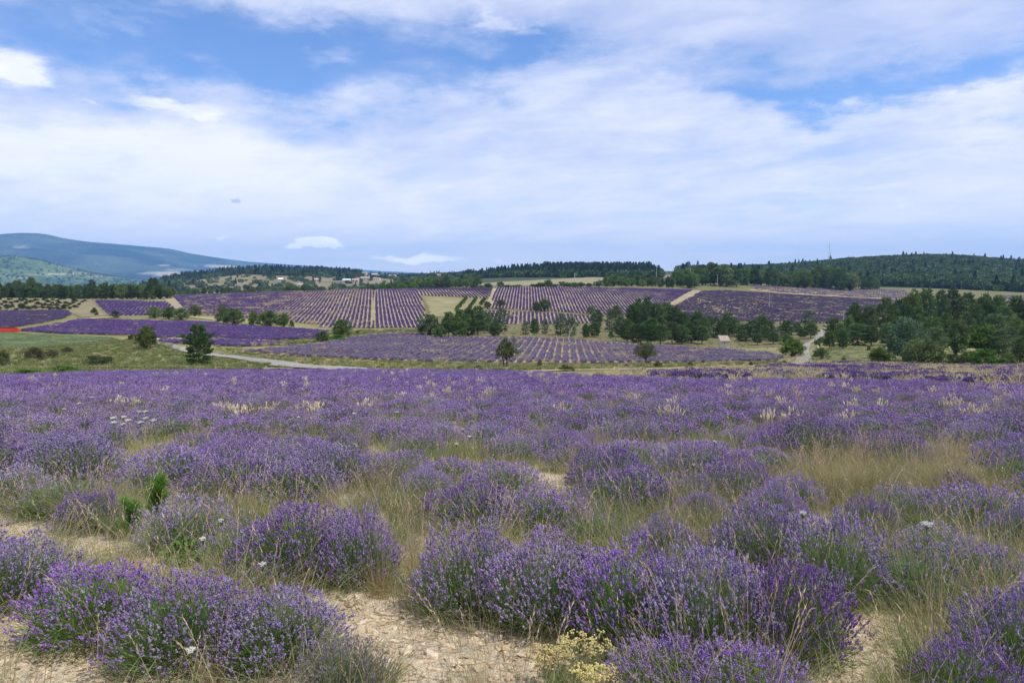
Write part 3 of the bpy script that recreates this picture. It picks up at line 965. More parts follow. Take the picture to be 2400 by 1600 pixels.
# ---------------------------------------------------------------- grasses
def tuft(seed, n=110, h=0.45, spread=0.28, lean=0.35, w=0.0035, cols=((0.33, 0.30, 0.13), (0.46, 0.38, 0.2)), heads=0, head_cols=((0.5, 0.42, 0.26),), hh=0.7, plume=0.0, bias=(0, 0)):
    """a tuft of grass: thin bent blades and, in season, seed heads on taller stalks"""
    rng = np.random.default_rng(seed)
    bl = MB()
    a = rng.random(n) * 2 * math.pi
    r0 = spread * 0.35 * np.sqrt(rng.random(n))
    b = np.stack([r0 * np.cos(a), r0 * np.sin(a), np.zeros(n)], 1)
    L = h * (0.55 + 0.6 * rng.random(n))
    ln = lean * (0.25 + rng.random(n))
    dx = np.cos(a) * ln + bias[0] + rng.normal(size=n) * 0.12
    dy = np.sin(a) * ln + bias[1] + rng.normal(size=n) * 0.12

    def curve(t, bow=1.0):
        return b + np.stack([dx * L * t ** 1.7, dy * L * t ** 1.7, L * (t - 0.22 * bow * np.hypot(dx, dy) * t ** 2.5)], 1)
    P = np.stack([curve(t) for t in (0, 0.35, 0.7, 1.0)], 1)
    c = np.array(cols)
    k = rng.random((n, 1))
    ribbons(bl, P, w, (c[0] * (1 - k) + c[-1] * k) * (0.75 + 0.5 * rng.random((n, 1))), rng)
    hd = MB()
    if heads:
        m = heads
        a = rng.random(m) * 2 * math.pi
        ln = lean * 0.7 * rng.random(m)
        b2 = np.stack([np.cos(a), np.sin(a), 0 * a], 1) * (spread * 0.25 * rng.random((m, 1)))
        L2_ = hh * (0.75 + 0.4 * rng.random(m))
        dv = np.stack([np.cos(a) * ln + bias[0], np.sin(a) * ln + bias[1], np.ones(m)], 1)
        tip = b2 + dv * L2_[:, None]
        tip[:, 2] -= 0.12 * L2_ * np.hypot(dv[:, 0], dv[:, 1])
        mid = b2 + dv * L2_[:, None] * np.array([0.42, 0.42, 0.55])
        hc = np.array(head_cols)[rng.integers(0, len(head_cols), m)] * (0.8 + 0.4 * rng.random((m, 1)))
        ribbons(hd, np.stack([b2, mid, tip], 1), w * 1.1, hc * 0.85, rng)
        td = unit(tip - mid)
        if plume:
            diamonds(hd, tip - td * 0.02, td, plume * (0.8 + 0.5 * rng.random(m)), plume * 0.2, hc * 1.1, rng)
            for j in range(2):
                diamonds(hd, tip + td * plume * 0.25 * j + rng.normal(size=tip.shape) * 0.006, td + rng.normal(size=td.shape) * 0.1, plume * 0.6, plume * 0.14, hc, rng)
        else:
            for j in range(7):              # drooping spikelets
                p = tip - td * (0.018 * j)
                rhombs(hd, p, td + rng.normal(size=td.shape) * 0.22 + np.array([bias[0], bias[1], -0.05]) * 0.5, 0.028, 0.0052, hc * (0.85 + 0.3 * rng.random((m, 1))), rng)
    return bl.mesh('grass_blades', M_GRASS), (hd.mesh('seed_heads', M_GRASS) if heads else None)


FESCUE = [tuft(70 + i, 420, 0.42, 0.55, 0.85, 0.0032, ((0.21, 0.215, 0.09), (0.43, 0.37, 0.21)), 14, ((0.47, 0.36, 0.24),), 0.6) for i in range(3)]
GREENT = [tuft(75 + i, 420, 0.40, 0.50, 0.8, 0.0032, ((0.13, 0.20, 0.06), (0.26, 0.28, 0.12)), 6, ((0.47, 0.38, 0.24),), 0.55) for i in range(2)]
STRAWT = [tuft(80 + i, 150, 0.42, 0.35, 0.45, 0.003, ((0.36, 0.29, 0.15), (0.52, 0.42, 0.25)), 14, ((0.52, 0.41, 0.27), (0.48, 0.34, 0.25)), 0.75) for i in range(3)]
OATS = [tuft(85 + i, 70, 0.40, 0.30, 0.4, 0.0035, ((0.36, 0.30, 0.15), (0.50, 0.42, 0.24)), 30, ((0.58, 0.48, 0.30),), 0.80, bias=(0.42, -0.05)) for i in range(2)]
PLUME = [tuft(90 + i, 130, 0.36, 0.35, 0.4, 0.0045, ((0.25, 0.25, 0.10), (0.46, 0.40, 0.22)), 26, ((0.68, 0.60, 0.43),), 0.56, plume=0.13) for i in range(3)]
BROWN = [tuft(95, 380, 0.30, 0.40, 0.8, 0.004, ((0.36, 0.22, 0.10), (0.45, 0.29, 0.14)), 0)]
DARKT = [tuft(96, 700, 0.34, 0.5, 0.8, 0.0035, ((0.10, 0.085, 0.065), (0.20, 0.165, 0.125)), 0)]
FAR_GRASS = [tuft(100 + i, 46, 0.55, 0.9, 0.6, 0.03, ((0.40, 0.34, 0.19), (0.52, 0.45, 0.28)), 0)[0] for i in range(3)]
FAR_GREEN = [tuft(105 + i, 46, 0.45, 1.1, 0.7, 0.035, ((0.13, 0.175, 0.06), (0.24, 0.25, 0.105)), 0)[0] for i in range(3)]
FAR_CROP = [tuft(107 + i, 46, 0.40, 1.1, 0.7, 0.04, ((0.08, 0.135, 0.05), (0.14, 0.195, 0.075)), 0)[0] for i in range(3)]
def merge(pair):
    if pair[1] is None:
        return pair[0]
    mb = MB()
    for me in pair:
        co = np.zeros(len(me.vertices) * 3, np.float32); me.vertices.foreach_get('co', co)
        cl = np.zeros(len(me.vertices) * 4, np.float32); me.attributes['Col'].data.foreach_get('color', cl)
        st = np.zeros(len(me.polygons), np.int32); me.polygons.foreach_get('loop_start', st)
        tt = np.zeros(len(me.polygons), np.int32); me.polygons.foreach_get('loop_total', tt)
        lv = np.zeros(len(me.loops), np.int32); me.loops.foreach_get('vertex_index', lv)
        off = mb.n
        mb.add(co.reshape(-1, 3), np.zeros((0, 3), int), cl.reshape(-1, 4)[:, :3])
        for q in (3, 4):
            f = lv[st[tt == q][:, None] + np.arange(q)[None]]
            if len(f):
                mb.F.append(f + off); mb.M.append(np.zeros(len(f)))
    mb.F = [f for f in mb.F if len(f)]; mb.M = [m for m in mb.M if len(m)]
    return mb.mesh('grass_tuft', M_GRASS)


MID_ONE = [merge(p) for p in MID_BUSH]
PLUME_ONE = [merge(p) for p in PLUME]
SPARSE = [merge(tuft(110 + i, 70, 0.27, 0.7, 0.9, 0.0028, ((0.17, 0.21, 0.08), (0.40, 0.35, 0.19)), 2, ((0.52, 0.41, 0.27),), 0.55)) for i in range(4)]


# ---------------------------------------------------------------- trees
def pine_meshes(seed, fat=0.62, bare=0.10, dens=1.0, col=((0.070, 0.120, 0.044), (0.130, 0.195, 0.070)), open_=0.0):
    """a conifer of unit height: whorled limbs carrying needle sprays, gaps between the layers"""
    rng = np.random.default_rng(seed)
    cr, tr = MB(), MB()
    bend = rng.normal(size=2) * 0.02
    tube(tr, [(0, 0, -0.03), (bend[0] * .3, bend[1] * .3, 0.3), (bend[0], bend[1], 0.7), (bend[0], bend[1], 0.97)], [0.022, 0.017, 0.010, 0.003], 6)
    z = bare
    C, D, K = [], [], []
    while z < 0.97:
        t = (z - bare) / (1 - bare)
        rad = fat * 0.5 * (math.sin(math.pi * min(1, (t * 0.86 + 0.16))) ** 0.65 if t < 0.45 else (1 - (t - 0.45) / 0.60) ** 0.72) * (0.8 + 0.35 * rng.random())
        nb = rng.integers(4, 8)
        a0 = rng.random() * 6.28
        for k in range(nb):
            if rng.random() < open_:
                continue
            a = a0 + k * 6.28 / nb + rng.normal() * 0.25
            ln = rad * (0.62 + 0.5 * rng.random())
            rise = 0.10 + 0.45 * t + rng.normal() * 0.1
            d = np.array([math.cos(a), math.sin(a), rise])
            tone = 0.7 + 0.6 * rng.random()
            p0 = np.array([bend[0] * z, bend[1] * z, z])
            if rng.random() < 0.4:
                tube(tr, [p0, p0 + d * ln * 0.8], [0.006, 0.002], 3, cap=False)
            m = max(4, int(ln * 150 * dens))
            s = np.sqrt(rng.random(m))
            s = 0.22 + 0.78 * s
            side = np.array([-d[1], d[0], 0])
            off = rng.normal(size=(m, 1)) * 0.16 * ln * side + rng.normal(size=(m, 3)) * 0.012
            C.append(p0 + d * ln * s[:, None] + off)
            D.append(np.tile(d, (m, 1)) * 0.6 + rng.normal(size=(m, 3)) * 0.45 + np.array([0, 0, 0.5]))
            K.append(np.full((m, 1), tone))
        z += 0.034 * (1 + 0.5 * rng.random()) * (1.35 if open_ else 1.0)
    C, D, K = np.concatenate(C), np.concatenate(D), np.concatenate(K)
    n = len(C)
    mixk = rng.random((n, 1))
    col = np.array(col)
    cc = (col[0] * mixk + col[1] * (1 - mixk)) * K
    rhombs(cr, C, D, 0.055 + 0.03 * rng.random(n), 0.024, cc, rng)
    return cr.mesh('pine_crown', M_TREE), tr.mesh('pine_trunk', M_BARK)


def leafy_meshes(seed, wide=0.9, bare=0.08, n_clump=105, per=40, leaf=0.06, col=((0.085, 0.136, 0.045), (0.155, 0.213, 0.070)), flat=1.0, spread=0.10, stems=1, hollow=0.38, lean=(0, 0)):
    """a broadleaf tree of unit height: limbs, and leaf clumps gathered at their ends"""
    rng = np.random.default_rng(seed)
    cr, tr = MB(), MB()
    cz, hh = bare + (1 - bare) * 0.5, (1 - bare) * 0.5
    for s in range(stems):
        o = rng.normal(size=2) * 0.03 * (stems > 1)
        tube(tr, [(o[0], o[1], -0.03), (o[0] * 1.6 + lean[0] * .3, o[1] * 1.6 + lean[1] * .3, bare * 0.9), (o[0] * 3 + lean[0], o[1] * 3 + lean[1], cz)], [0.035, 0.026, 0.016], 6)
    D = unit(rng.normal(size=(n_clump, 3)))
    D[:, 2] = np.where(D[:, 2] < -0.85, -D[:, 2], D[:, 2])
    D[:, :2] *= np.where(D[:, 2:] < 0, 1 + 0.35 * np.abs(D[:, 2:]), 1)      # skirts hang full and low
    rr = hollow + (1 - hollow) * rng.random((n_clump, 1)) ** 0.6
    lob = 1 + 0.16 * np.sin(3 * np.arctan2(D[:, 1], D[:, 0]) + seed)[:, None]
    cen = D * np.array([wide / 2, wide / 2, hh]) * rr * lob * 0.88 + np.array([lean[0], lean[1], cz])
    for i in range(0, n_clump, 3):
        q = np.array([lean[0] * .5, lean[1] * .5, bare + 0.12 * rng.random()])
        tube(tr, [q, (q + cen[i]) / 2 + np.array([0, 0, -0.02]), cen[i]], [0.014, 0.009, 0.003], 4, cap=False)
    m = n_clump * per
    tone = np.repeat(0.68 + 0.64 * rng.random((n_clump, 1)), per, 0)
    sd = unit(rng.normal(size=(m, 3))) * (rng.random((m, 1)) ** 0.5)
    C = np.repeat(cen, per, 0) + sd * np.array([spread, spread, spread * 0.72 * flat])
    mk = rng.random((m, 1))
    col = np.array(col)
    rhombs(cr, C, unit(sd + np.array([0, 0, 0.35]) + rng.normal(size=(m, 3)) * 0.5), leaf * (0.7 + 0.6 * rng.random(m)), leaf * 0.62, (col[0] * mk + col[1] * (1 - mk)) * tone, rng)
    return cr.mesh('leafy_crown', M_TREE), tr.mesh('leafy_trunk', M_BARK)


PINE = [pine_meshes(200, 0.62), pine_meshes(201, 0.70, 0.14), pine_meshes(202, 0.55, 0.08), pine_meshes(203, 0.66, 0.20), pine_meshes(204, 0.75, 0.06), pine_meshes(205, 0.5, 0.12)]
PALE_PINE = [pine_meshes(210, 0.62, 0.06, 0.7, ((0.08, 0.12, 0.066), (0.13, 0.175, 0.095)), 0.12), pine_meshes(211, 0.60, 0.05, 0.75, ((0.074, 0.115, 0.06), (0.12, 0.17, 0.085)), 0.08)]
LONE = [pine_meshes(220, 0.80, 0.05, 1.5, ((0.04, 0.085, 0.022), (0.085, 0.145, 0.038)), 0.10)]
OAK = [leafy_meshes(230, bare=0.01), leafy_meshes(231, 1.05, 0.0), leafy_meshes(232, 0.8, 0.02), leafy_meshes(233, 1.2, 0.03, 120)]
LIGHT = [leafy_meshes(240, 0.95, 0.01, 110, 44, 0.06, ((0.08, 0.15, 0.036), (0.14, 0.225, 0.058))), leafy_meshes(241, 1.5, 0.0, 120, 44, 0.07, ((0.08, 0.165, 0.034), (0.14, 0.245, 0.052)))]
OLIVE_TREE = [leafy_meshes(250, 0.95, 0.0, 100, 50, 0.055, ((0.095, 0.125, 0.04), (0.155, 0.185, 0.06)))]
ALMOND = [leafy_meshes(260, 0.95, 0.26, 60, 38, 0.05, ((0.075, 0.10, 0.035), (0.13, 0.155, 0.06)), stems=2, hollow=0.4),
          leafy_meshes(261, 1.10, 0.26, 80, 42, 0.05, ((0.085, 0.10, 0.05), (0.15, 0.165, 0.085)), hollow=0.35)]
WILLOW = [leafy_meshes(270, 0.95, 0.0, 130, 60, 0.055, ((0.11, 0.165, 0.105), (0.175, 0.235, 0.15)), spread=0.13, hollow=0.6)]
SHRUB = [leafy_meshes(280, 1.3, 0.0, 46, 42, 0.085, ((0.055, 0.075, 0.03), (0.095, 0.115, 0.045)), stems=3, spread=0.16),
         leafy_meshes(281, 1.9, 0.0, 52, 42, 0.10, ((0.05, 0.075, 0.028), (0.09, 0.115, 0.042)), stems=3, spread=0.2),
         leafy_meshes(282, 1.5, 0.0, 52, 42, 0.09, ((0.085, 0.085, 0.05), (0.14, 0.13, 0.07)), stems=3, spread=0.18),
         leafy_meshes(283, 1.4, 0.0, 46, 42, 0.085, ((0.055, 0.12, 0.025), (0.10, 0.18, 0.04)), stems=3, spread=0.16)]
ORCHARD = [leafy_meshes(290, 1.5, 0.16, 46, 26, 0.13, ((0.04, 0.065, 0.025), (0.075, 0.10, 0.038)), spread=0.2)]
CYPRESS = [leafy_meshes(295, 0.24, 0.02, 40, 30, 0.05, ((0.025, 0.045, 0.022), (0.045, 0.07, 0.03)), spread=0.06)]


M_WOOD = plant_mat('wood_leaf', 0.15, 1.0)


def crown_only(seed, conifer=False, tint=1.0):
    rng = np.random.default_rng(seed)
    mb = MB()
    n = 300
    if conifer:
        z = rng.random(n) ** 1.2
        a = rng.random(n) * 6.28
        r = 0.27 * (1 - z) ** 0.8 * (0.55 + 0.5 * rng.random(n))
        C = np.stack([r * np.cos(a), r * np.sin(a), 0.08 + 0.9 * z], 1)
        D = np.stack([np.cos(a), np.sin(a), 0.5 + z], 1)
        col = np.array([[0.040, 0.068, 0.036]])
        rhombs(mb, C, D + rng.normal(size=D.shape) * 0.3, 0.15, 0.085, col * (0.7 + 0.7 * rng.random((n, 1))) * tint, rng)
    else:
        D = unit(rng.normal(size=(n, 3)))
        lob = 1 + 0.2 * np.sin(D[:, 0] * 5 + seed) * np.cos(D[:, 2] * 4)
        C = D * np.array([0.5, 0.5, 0.42]) * (0.6 + 0.4 * rng.random((n, 1))) * lob[:, None] + np.array([0, 0, 0.5])
        col = np.array([[0.078, 0.120, 0.052]])
        k = 0.7 + 0.7 * rng.random((n, 1))
        rhombs(mb, C, D + rng.normal(size=D.shape) * 0.5, 0.20, 0.12, col * k * tint, rng)
    return mb.mesh('far_tree', M_WOOD)


FAR_TREE = [crown_only(300), crown_only(301, tint=0.8), crown_only(302, tint=1.25), crown_only(303, tint=1.05), crown_only(304, True), crown_only(305, True, 1.3)]

# ---------------------------------------------------------------- lavender rows on the hillside and in the valley
def world_noise(X, Y, sc, seed=0):
    return fbm(X / sc + seed * 7.7, Y / sc - seed * 3.1, 3)


def rows(name, px_poly, dxdy, spacing, step, templates, key, size, hgt, dry, label, grass=0.25, jit=0.10, seed=1, strict=1.0):
    rng = np.random.default_rng(seed)
    poly = world_poly(px_poly, 8)
    d = unit(np.array([dxdy, 1.0]))
    nrm = np.array([d[1], -d[0]])
    P = np.array(poly)
    u, v = P @ d, P @ nrm
    U, Vv = np.meshgrid(np.arange(u.min(), u.max(), step), np.arange(v.min(), v.max(), spacing))
    U = U + rng.normal(size=U.shape) * step * 0.25
    Vv = Vv + rng.normal(size=Vv.shape) * jit
    X, Y = (U.ravel()[:, None] * d + Vv.ravel()[:, None] * nrm).T
    k = inside(poly, X, Y)
    X, Y = X[k], Y[k]
    dn = world_noise(X, Y, 9.0, seed) + 0.7 * world_noise(X, Y, 3.0, seed + 4) + rng.normal(size=len(X)) * 0.28
    alive = dn > dry
    Xa, Ya = X[alive], Y[alive]
    n = len(Xa)
    s = size * (0.86 + 0.24 * rng.random(n)) * (0.92 + 0.16 * np.clip(dn[alive], -1, 1))
    ang = math.atan2(d[1], d[0])
    scatter(name, np.stack([Xa, Ya, terrain(Xa, Ya) + 0.10], 1), ang + math.pi * rng.integers(0, 2, n) + rng.normal(size=n) * 0.1, np.stack([s * 1.4, s * 0.95, hgt * s / size], 1), templates, key, label)
    g = (~alive) & (rng.random(len(X)) < grass * 2.2)
    g |= alive & (rng.random(len(X)) < grass * 0.18)
    Xg, Yg = X[g] + rng.normal(size=g.sum()) * 0.5, Y[g] + rng.normal(size=g.sum()) * 0.5
    s = 0.55 + 0.6 * rng.random(len(Xg))
    scatter('dry_grass', np.stack([Xg, Yg, terrain(Xg, Yg) + 0.10], 1), rng.random(len(Xg)) * 6.28, s, FAR_GRASS, 'far_grass', 'pale dry grass among ' + label)
    return n


rows('lavender_rows', P_A, -0.185, 1.45, 0.52, FAR_VIVID, 'vivid', 0.86, 0.95, -0.42, 'purple lavender rows of the wide left hillside field', 0.5, seed=1)
rows('lavender_rows', P_B, -0.185, 1.40, 0.52, FAR_VIVID, 'vivid', 0.90, 0.95, -0.90, 'purple lavender rows in the middle of the hillside', 0.3, seed=2)
rows('lavender_rows', P_C, -0.175, 1.55, 0.55, FAR_DARK, 'dark', 1.05, 0.95, -2.0, 'slanting lavender rows along the crest', 0.0, 0.05, seed=3)
rows('lavender_rows', P_D, 0.020, 1.42, 0.54, FAR_VIVID, 'vivid', 0.92, 0.95, -0.85, 'purple lavender rows of the big field right of the pasture', 0.3, seed=4)
rows('lavender_rows', P_E, 0.020, 1.5, 0.55, FAR_VIVID, 'vivid', 1.0, 0.9, -0.6, 'purple lavender rows under the hedge bank', 0.4, seed=5)
rows('lavender_rows', P_F, 0.50, 1.30, 0.80, FAR_DARK, 'dark', 1.05, 0.95, -0.50, 'dark lavender on the right slope', 0.55, 0.25, seed=6)
rows('lavender_rows', P_G, 0.50, 1.7, 0.9, FAR_PALE, 'pale', 1.1, 0.9, -0.15, 'pale lavender above the dark slope', 0.6, 0.3, seed=7)
rows('lavender_rows', P_FARR, 0.5, 1.8, 0.9, FAR_PALE, 'pale', 1.1, 0.9, -0.3, 'far lavender patch behind the right wood', 0.4, 0.3, seed=8)
rows('lavender_rows', P_SMALL, -0.42, 1.40, 0.55, FAR_VIVID, 'vivid', 1.15, 0.95, -1.3, 'bright lavender rows below the dark pine line', 0.15, seed=9)
rows('lavender_rows', P_LEFT, 0.45, 1.25, 0.72, FAR_VIVID, 'vivid', 1.10, 0.95, -0.85, 'lavender of the long field behind the green crop', 0.35, 0.2, seed=10)
rows('lavender_rows', P_LEFT_LOW, 0.45, 1.3, 0.75, FAR_VIVID, 'vivid', 0.95, 0.85, -0.6, 'lavender of the narrow strip by the lane', 0.5, 0.2, seed=11)
rows('lavender_rows', P_DARKLEFT, 0.30, 1.25, 0.8, FAR_DARK, 'dark', 1.1, 0.9, -0.95, 'dark lavender below the orchard', 0.3, 0.25, seed=12)
rows('lavender_rows', P_MID, 0.075, 1.45, 0.52, FAR_PALE, 'pale', 1.0, 0.95, -0.55, 'pale lavender rows of the broad field beyond the verge', 0.42, 0.13, seed=13)
rows('lavender_rows', P_DARK2, -1.6, 1.15, 0.72, FAR_VIVID, 'vivid', 0.95, 0.9, 0.28, 'deep purple lavender at the right end of the near slope', 0.9, 0.25, seed=14)


def cover(name, px_poly, n, templates, key, size, label, seed, mask=None):
    rng = np.random.default_rng(seed)
    poly = world_poly(px_poly, 4)
    P = np.array(poly)
    X = rng.uniform(P[:, 0].min(), P[:, 0].max(), n)
    Y = rng.uniform(P[:, 1].min(), P[:, 1].max(), n)
    k = inside(poly, X, Y)
    if mask is not None:
        k &= mask(X, Y)
    X, Y = X[k], Y[k]
    s = size * (0.5 + 0.9 * rng.random(len(X)))
    scatter(name, np.stack([X, Y, terrain(X, Y)], 1), rng.random(len(X)) * 6.28, s, templates, key, label)


patchy = lambda X, Y: fbm(X / 6, Y / 6, 3) > -0.15
cover('grass', [(-300, 900), (-300, 818), (60, 818), (280, 795), (370, 800), (470, 835), (620, 852), (680, 866), (400, 872), (120, 880)], 9000, FAR_GREEN, 'far_green', 0.8, 'rough green grass on the bank at the left', 21)
cover('dry_grass', [(-300, 900), (-300, 818), (60, 818), (280, 795), (370, 800), (470, 835), (620, 852), (680, 866), (400, 872), (120, 880)], 3500, FAR_GRASS, 'far_grass', 0.6, 'straw coloured grass on the bank at the left', 22, lambda X, Y: fbm(X / 5 + 40, Y / 5, 3) > 0.15)
cover('grass', [(500, 812), (700, 834), (860, 845), (1200, 853), (1500, 854), (1830, 848), (1870, 852), (1500, 864), (1200, 869), (900, 868), (640, 846), (520, 834)], 4200, FAR_GREEN, 'far_green', 0.75, 'green verge between the pale field and the near field', 23)
cover('dry_grass', [(500, 812), (700, 834), (860, 845), (1200, 853), (1500, 854), (1830, 848), (1870, 852), (1500, 864), (1200, 869), (900, 868), (640, 846), (520, 834)], 2600, FAR_GRASS, 'far_grass', 0.6, 'dry verge grass along the pale field', 24)
cover('grass', [(380, 806), (700, 811), (860, 783), (940, 778), (1000, 780), (980, 772), (780, 775), (740, 797)], 2200, FAR_GREEN, 'far_green', 0.9, 'grass bank above the pale field', 25)
cover('grass', [(1890, 866), (1900, 838), (1960, 806), (2090, 803), (2500, 840), (2500, 862), (1960, 852)], 3600, FAR_GREEN, 'far_green', 0.7, 'grass of the clearing at the right', 26)
cover('dry_grass', [(1820, 850), (1880, 820), (1900, 846), (1980, 852), (2500, 858), (2500, 866), (1900, 858)], 1800, FAR_GRASS, 'far_grass', 0.7, 'pale dry grass along the foot of the right wood', 27)
cover('dry_grass', [(990, 790), (1300, 793), (1480, 804), (1800, 826), (1860, 790), (1700, 760), (1100, 765)], 4000, FAR_GREEN, 'far_green', 0.5, 'dry grass under the middle pines', 28, lambda X, Y: fbm(X / 7, Y / 7, 3) > 0.0)
cover('grass', [(-250, 779), (0, 780), (150, 787), (268, 792), (270, 802), (170, 811), (60, 817), (-250, 819)], 9000, FAR_CROP, 'far_crop', 0.5, 'low green crop on the left', 29)
cover('dry_grass', [(1082, 671), (1115, 666), (1260, 658), (1430, 649), (1400, 666), (1250, 670)], 3000, FAR_GRASS, 'far_grass', 0.9, 'pale stubble on the crest', 30)

# ---------------------------------------------------------------- the near field
BUSHES = []      # (x, y, radius) of everything already standing there


def hit_h(px, py, h):
    """where the sight line passes h above the land"""
    a, b = ray(px, py)
    Y = np.linspace(2.2, 70, 3000)
    g = CAMZ + b * Y - terrain(a * Y, Y) - h
    k = int(np.argmax(g < 0))
    return float(a * Y[k]), float(Y[k])


def place(px, base, w, top, k=0.7):
    X, Y, _ = hit(px, base)
    rad = w / F * Y / 2
    q = 1 + k * rad / Y
    X, Y = X * q, Y * q
    z = hz(X, Y)
    H = CAMZ + Y * ray(px, top)[1] - z
    return X, Y, z, rad, H


def bush(px, base, w, top, kind, label, group=None):
    X, Y, z, rad, H = place(px, base, w, top)
    H = min(max(H, 0.30), 0.74)
    fo, fl = NEAR_BUSH[kind]
    e = bpy.data.objects.new('lavender_bush', None)
    COL.objects.link(e)
    e.location = (X, Y, z - 0.01)
    e.rotation_euler = (0, 0, RNG.random() * 6.28)
    e.scale = (rad / 0.5 * 1.15, rad / 0.5 * 1.15, H / 0.55)
    tag(e, label, 'lavender bush', group or 'lavender bushes in the first rows')
    put('foliage', fo, e)
    put('flower_spikes', fl, e, kind='stuff')
    BUSHES.append((X, Y, rad))
    return e


HAND = [
    (40, 1450, 300, 1272, 1, 'lavender bush cut off by the left edge above the stony corner'),
    (215, 1545, 350, 1332, 2, 'green-stemmed lavender bush at bottom left beside the loose stones'),
    (430, 1605, 380, 1358, 2, 'broad green-stemmed lavender bush, middle of the bottom left clump'),
    (650, 1600, 340, 1395, 0, 'lavender bush ending the bottom left clump by the bare path'),
    (800, 1675, 240, 1500, 5, 'dead brown lavender bush at the bottom edge, flowers gone'),
    (1560, 1690, 300, 1530, 0, 'lavender bush cut by the bottom edge right of the yellow flowers'),
    (1750, 1720, 320, 1560, 0, 'lavender bush low at the bottom edge under the biggest clump'),
    (2390, 1640, 330, 1385, 0, 'tall vivid lavender bush in the bottom right corner'),
    (2270, 1700, 260, 1500, 2, 'green lavender bush at the bottom right beside the big grass tuft'),
    (150, 1225, 230, 1105, 4, 'greyish lavender bush overgrown with grass behind the left stones'),
    (30, 1205, 190, 1095, 3, 'pale lavender bush at the left edge above the stony strip'),
    (440, 1308, 250, 1170, 3, 'grey lavender bush just right of the small green pine seedlings'),
    (560, 1345, 180, 1215, 4, 'thin woody lavender bush between the grey bush and the bright one'),
    (700, 1385, 300, 1185, 0, 'bright violet rounded lavender bush left of the tall straw grasses'),
    (840, 1385, 210, 1205, 1, 'lavender bush leaning into the straw grasses, left side of them'),
    (1100, 1462, 290, 1240, 1, 'lavender bush at the left end of the biggest clump, behind leaning oats'),
    (1280, 1505, 320, 1262, 0, 'lavender bush second from the left in the biggest clump'),
    (1470, 1545, 330, 1285, 2, 'lavender bush in the middle of the biggest clump, dark gaps at its foot'),
    (1660, 1588, 350, 1295, 1, 'lavender bush second from the right in the biggest clump'),
    (1855, 1590, 300, 1325, 0, 'lavender bush at the right end of the biggest clump by the bare soil'),
    (165, 1130, 230, 1025, 0, 'rounded lavender bush at the left, with dry grass on its right'),
    (400, 1165, 250, 1050, 0, 'lavender bush starting the long violet bank on the left'),
    (560, 1185, 270, 1068, 0, 'lavender bush in the middle of the long violet bank on the left'),
    (690, 1190, 230, 1085, 1, 'lavender bush closing the long violet bank, brown stalks before it'),
    (1110, 1255, 240, 1130, 0, 'lavender bush behind the biggest clump, left one of the pair'),
    (1265, 1270, 250, 1150, 2, 'lavender bush behind the biggest clump, right one of the pair'),
    (1390, 1290, 170, 1205, 4, 'low lavender bush beside the yellow-green plants'),
    (1790, 1385, 270, 1185, 1, 'lavender bush under the white umbel right of the middle'),
    (1950, 1440, 290, 1210, 3, 'dark lavender bush standing over the right bare soil'),
    (2130, 1440, 280, 1265, 4, 'grey-green lavender bush above the big grass tuft on the right'),
    (2290, 1420, 240, 1275, 3, 'pale lavender bush near the right edge'),
    (920, 1145, 230, 1062, 1, 'lavender bush left of centre with grass hanging over it'),
    (1060, 1155, 200, 1078, 0, 'lavender bush in the centre with a green flank'),
    (1180, 1170, 200, 1088, 1, 'lavender bush in the centre beside the small bare patch'),
    (1465, 1220, 270, 1100, 2, 'domed lavender bush with dark green middle right of centre'),
    (1600, 1195, 190, 1115, 3, 'lavender bush hidden behind straw grass right of the domed bush'),
    (2120, 1240, 190, 1140, 3, 'rounded lilac bush in front of the long dry grasses'),
    (2290, 1255, 250, 1140, 2, 'lavender bush with bright green base near the right edge'),
    (2400, 1300, 180, 1190, 1, 'lavender bush cut by the right edge'),
    (2200, 1340, 200, 1240, 3, 'lavender bush below the large white umbel on the right'),
    (985, 1085, 150, 1008, 1, 'dark rounded lavender bush standing alone left of centre'),
    (1200, 1095, 160, 1022, 1, 'lavender bush with rusty grass stalks in front'),
    (1320, 1085, 160, 1015, 0, 'lavender bush behind the small bare patch'),
    (1480, 1110, 210, 1035, 0, 'broad lavender bush behind the domed one'),
    (1640, 1095, 220, 1040, 0, 'lavender bush in the right middle bank, first of it'),
    (1790, 1120, 220, 1055, 0, 'lavender bush in the right middle bank with dark foot'),
    (1720, 1185, 200, 1085, 1, 'lavender bush with dry stalks standing through it right of centre'),
    (2130, 1080, 170, 1040, 1, 'lavender bush behind the long dry grasses'),
    (2310, 1010, 160, 975, 0, 'lavender bush above the rusty dry plant'),
    (2400, 1150, 170, 1060, 4, 'greyish lavender bush at the right edge behind the rusty plant'),
]
for h in HAND:
    bush(*h)

HOLES = [(175, 1215, 0.35), (960, 1230, 0.55), (860, 1180, 0.5), (1990, 1130, 1.0), (2080, 1120, 1.0), (2200, 1140, 0.9), (1330, 1130, 0.5), (1900, 1150, 0.6), (1640, 1200, 0.4), (610, 1060, 0.7), (720, 1060, 0.7),
         (560, 990, 0.9), (620, 985, 0.8), (740, 985, 0.9), (300, 975, 0.9), (1110, 1010, 0.8), (900, 1010, 0.7), (60, 1180, 0.5), (330, 1130, 0.4), (2310, 1075, 0.8), (1810, 1010, 0.6)]
HOLES = [(*hit(a, b)[:2], r) for a, b, r in HOLES]

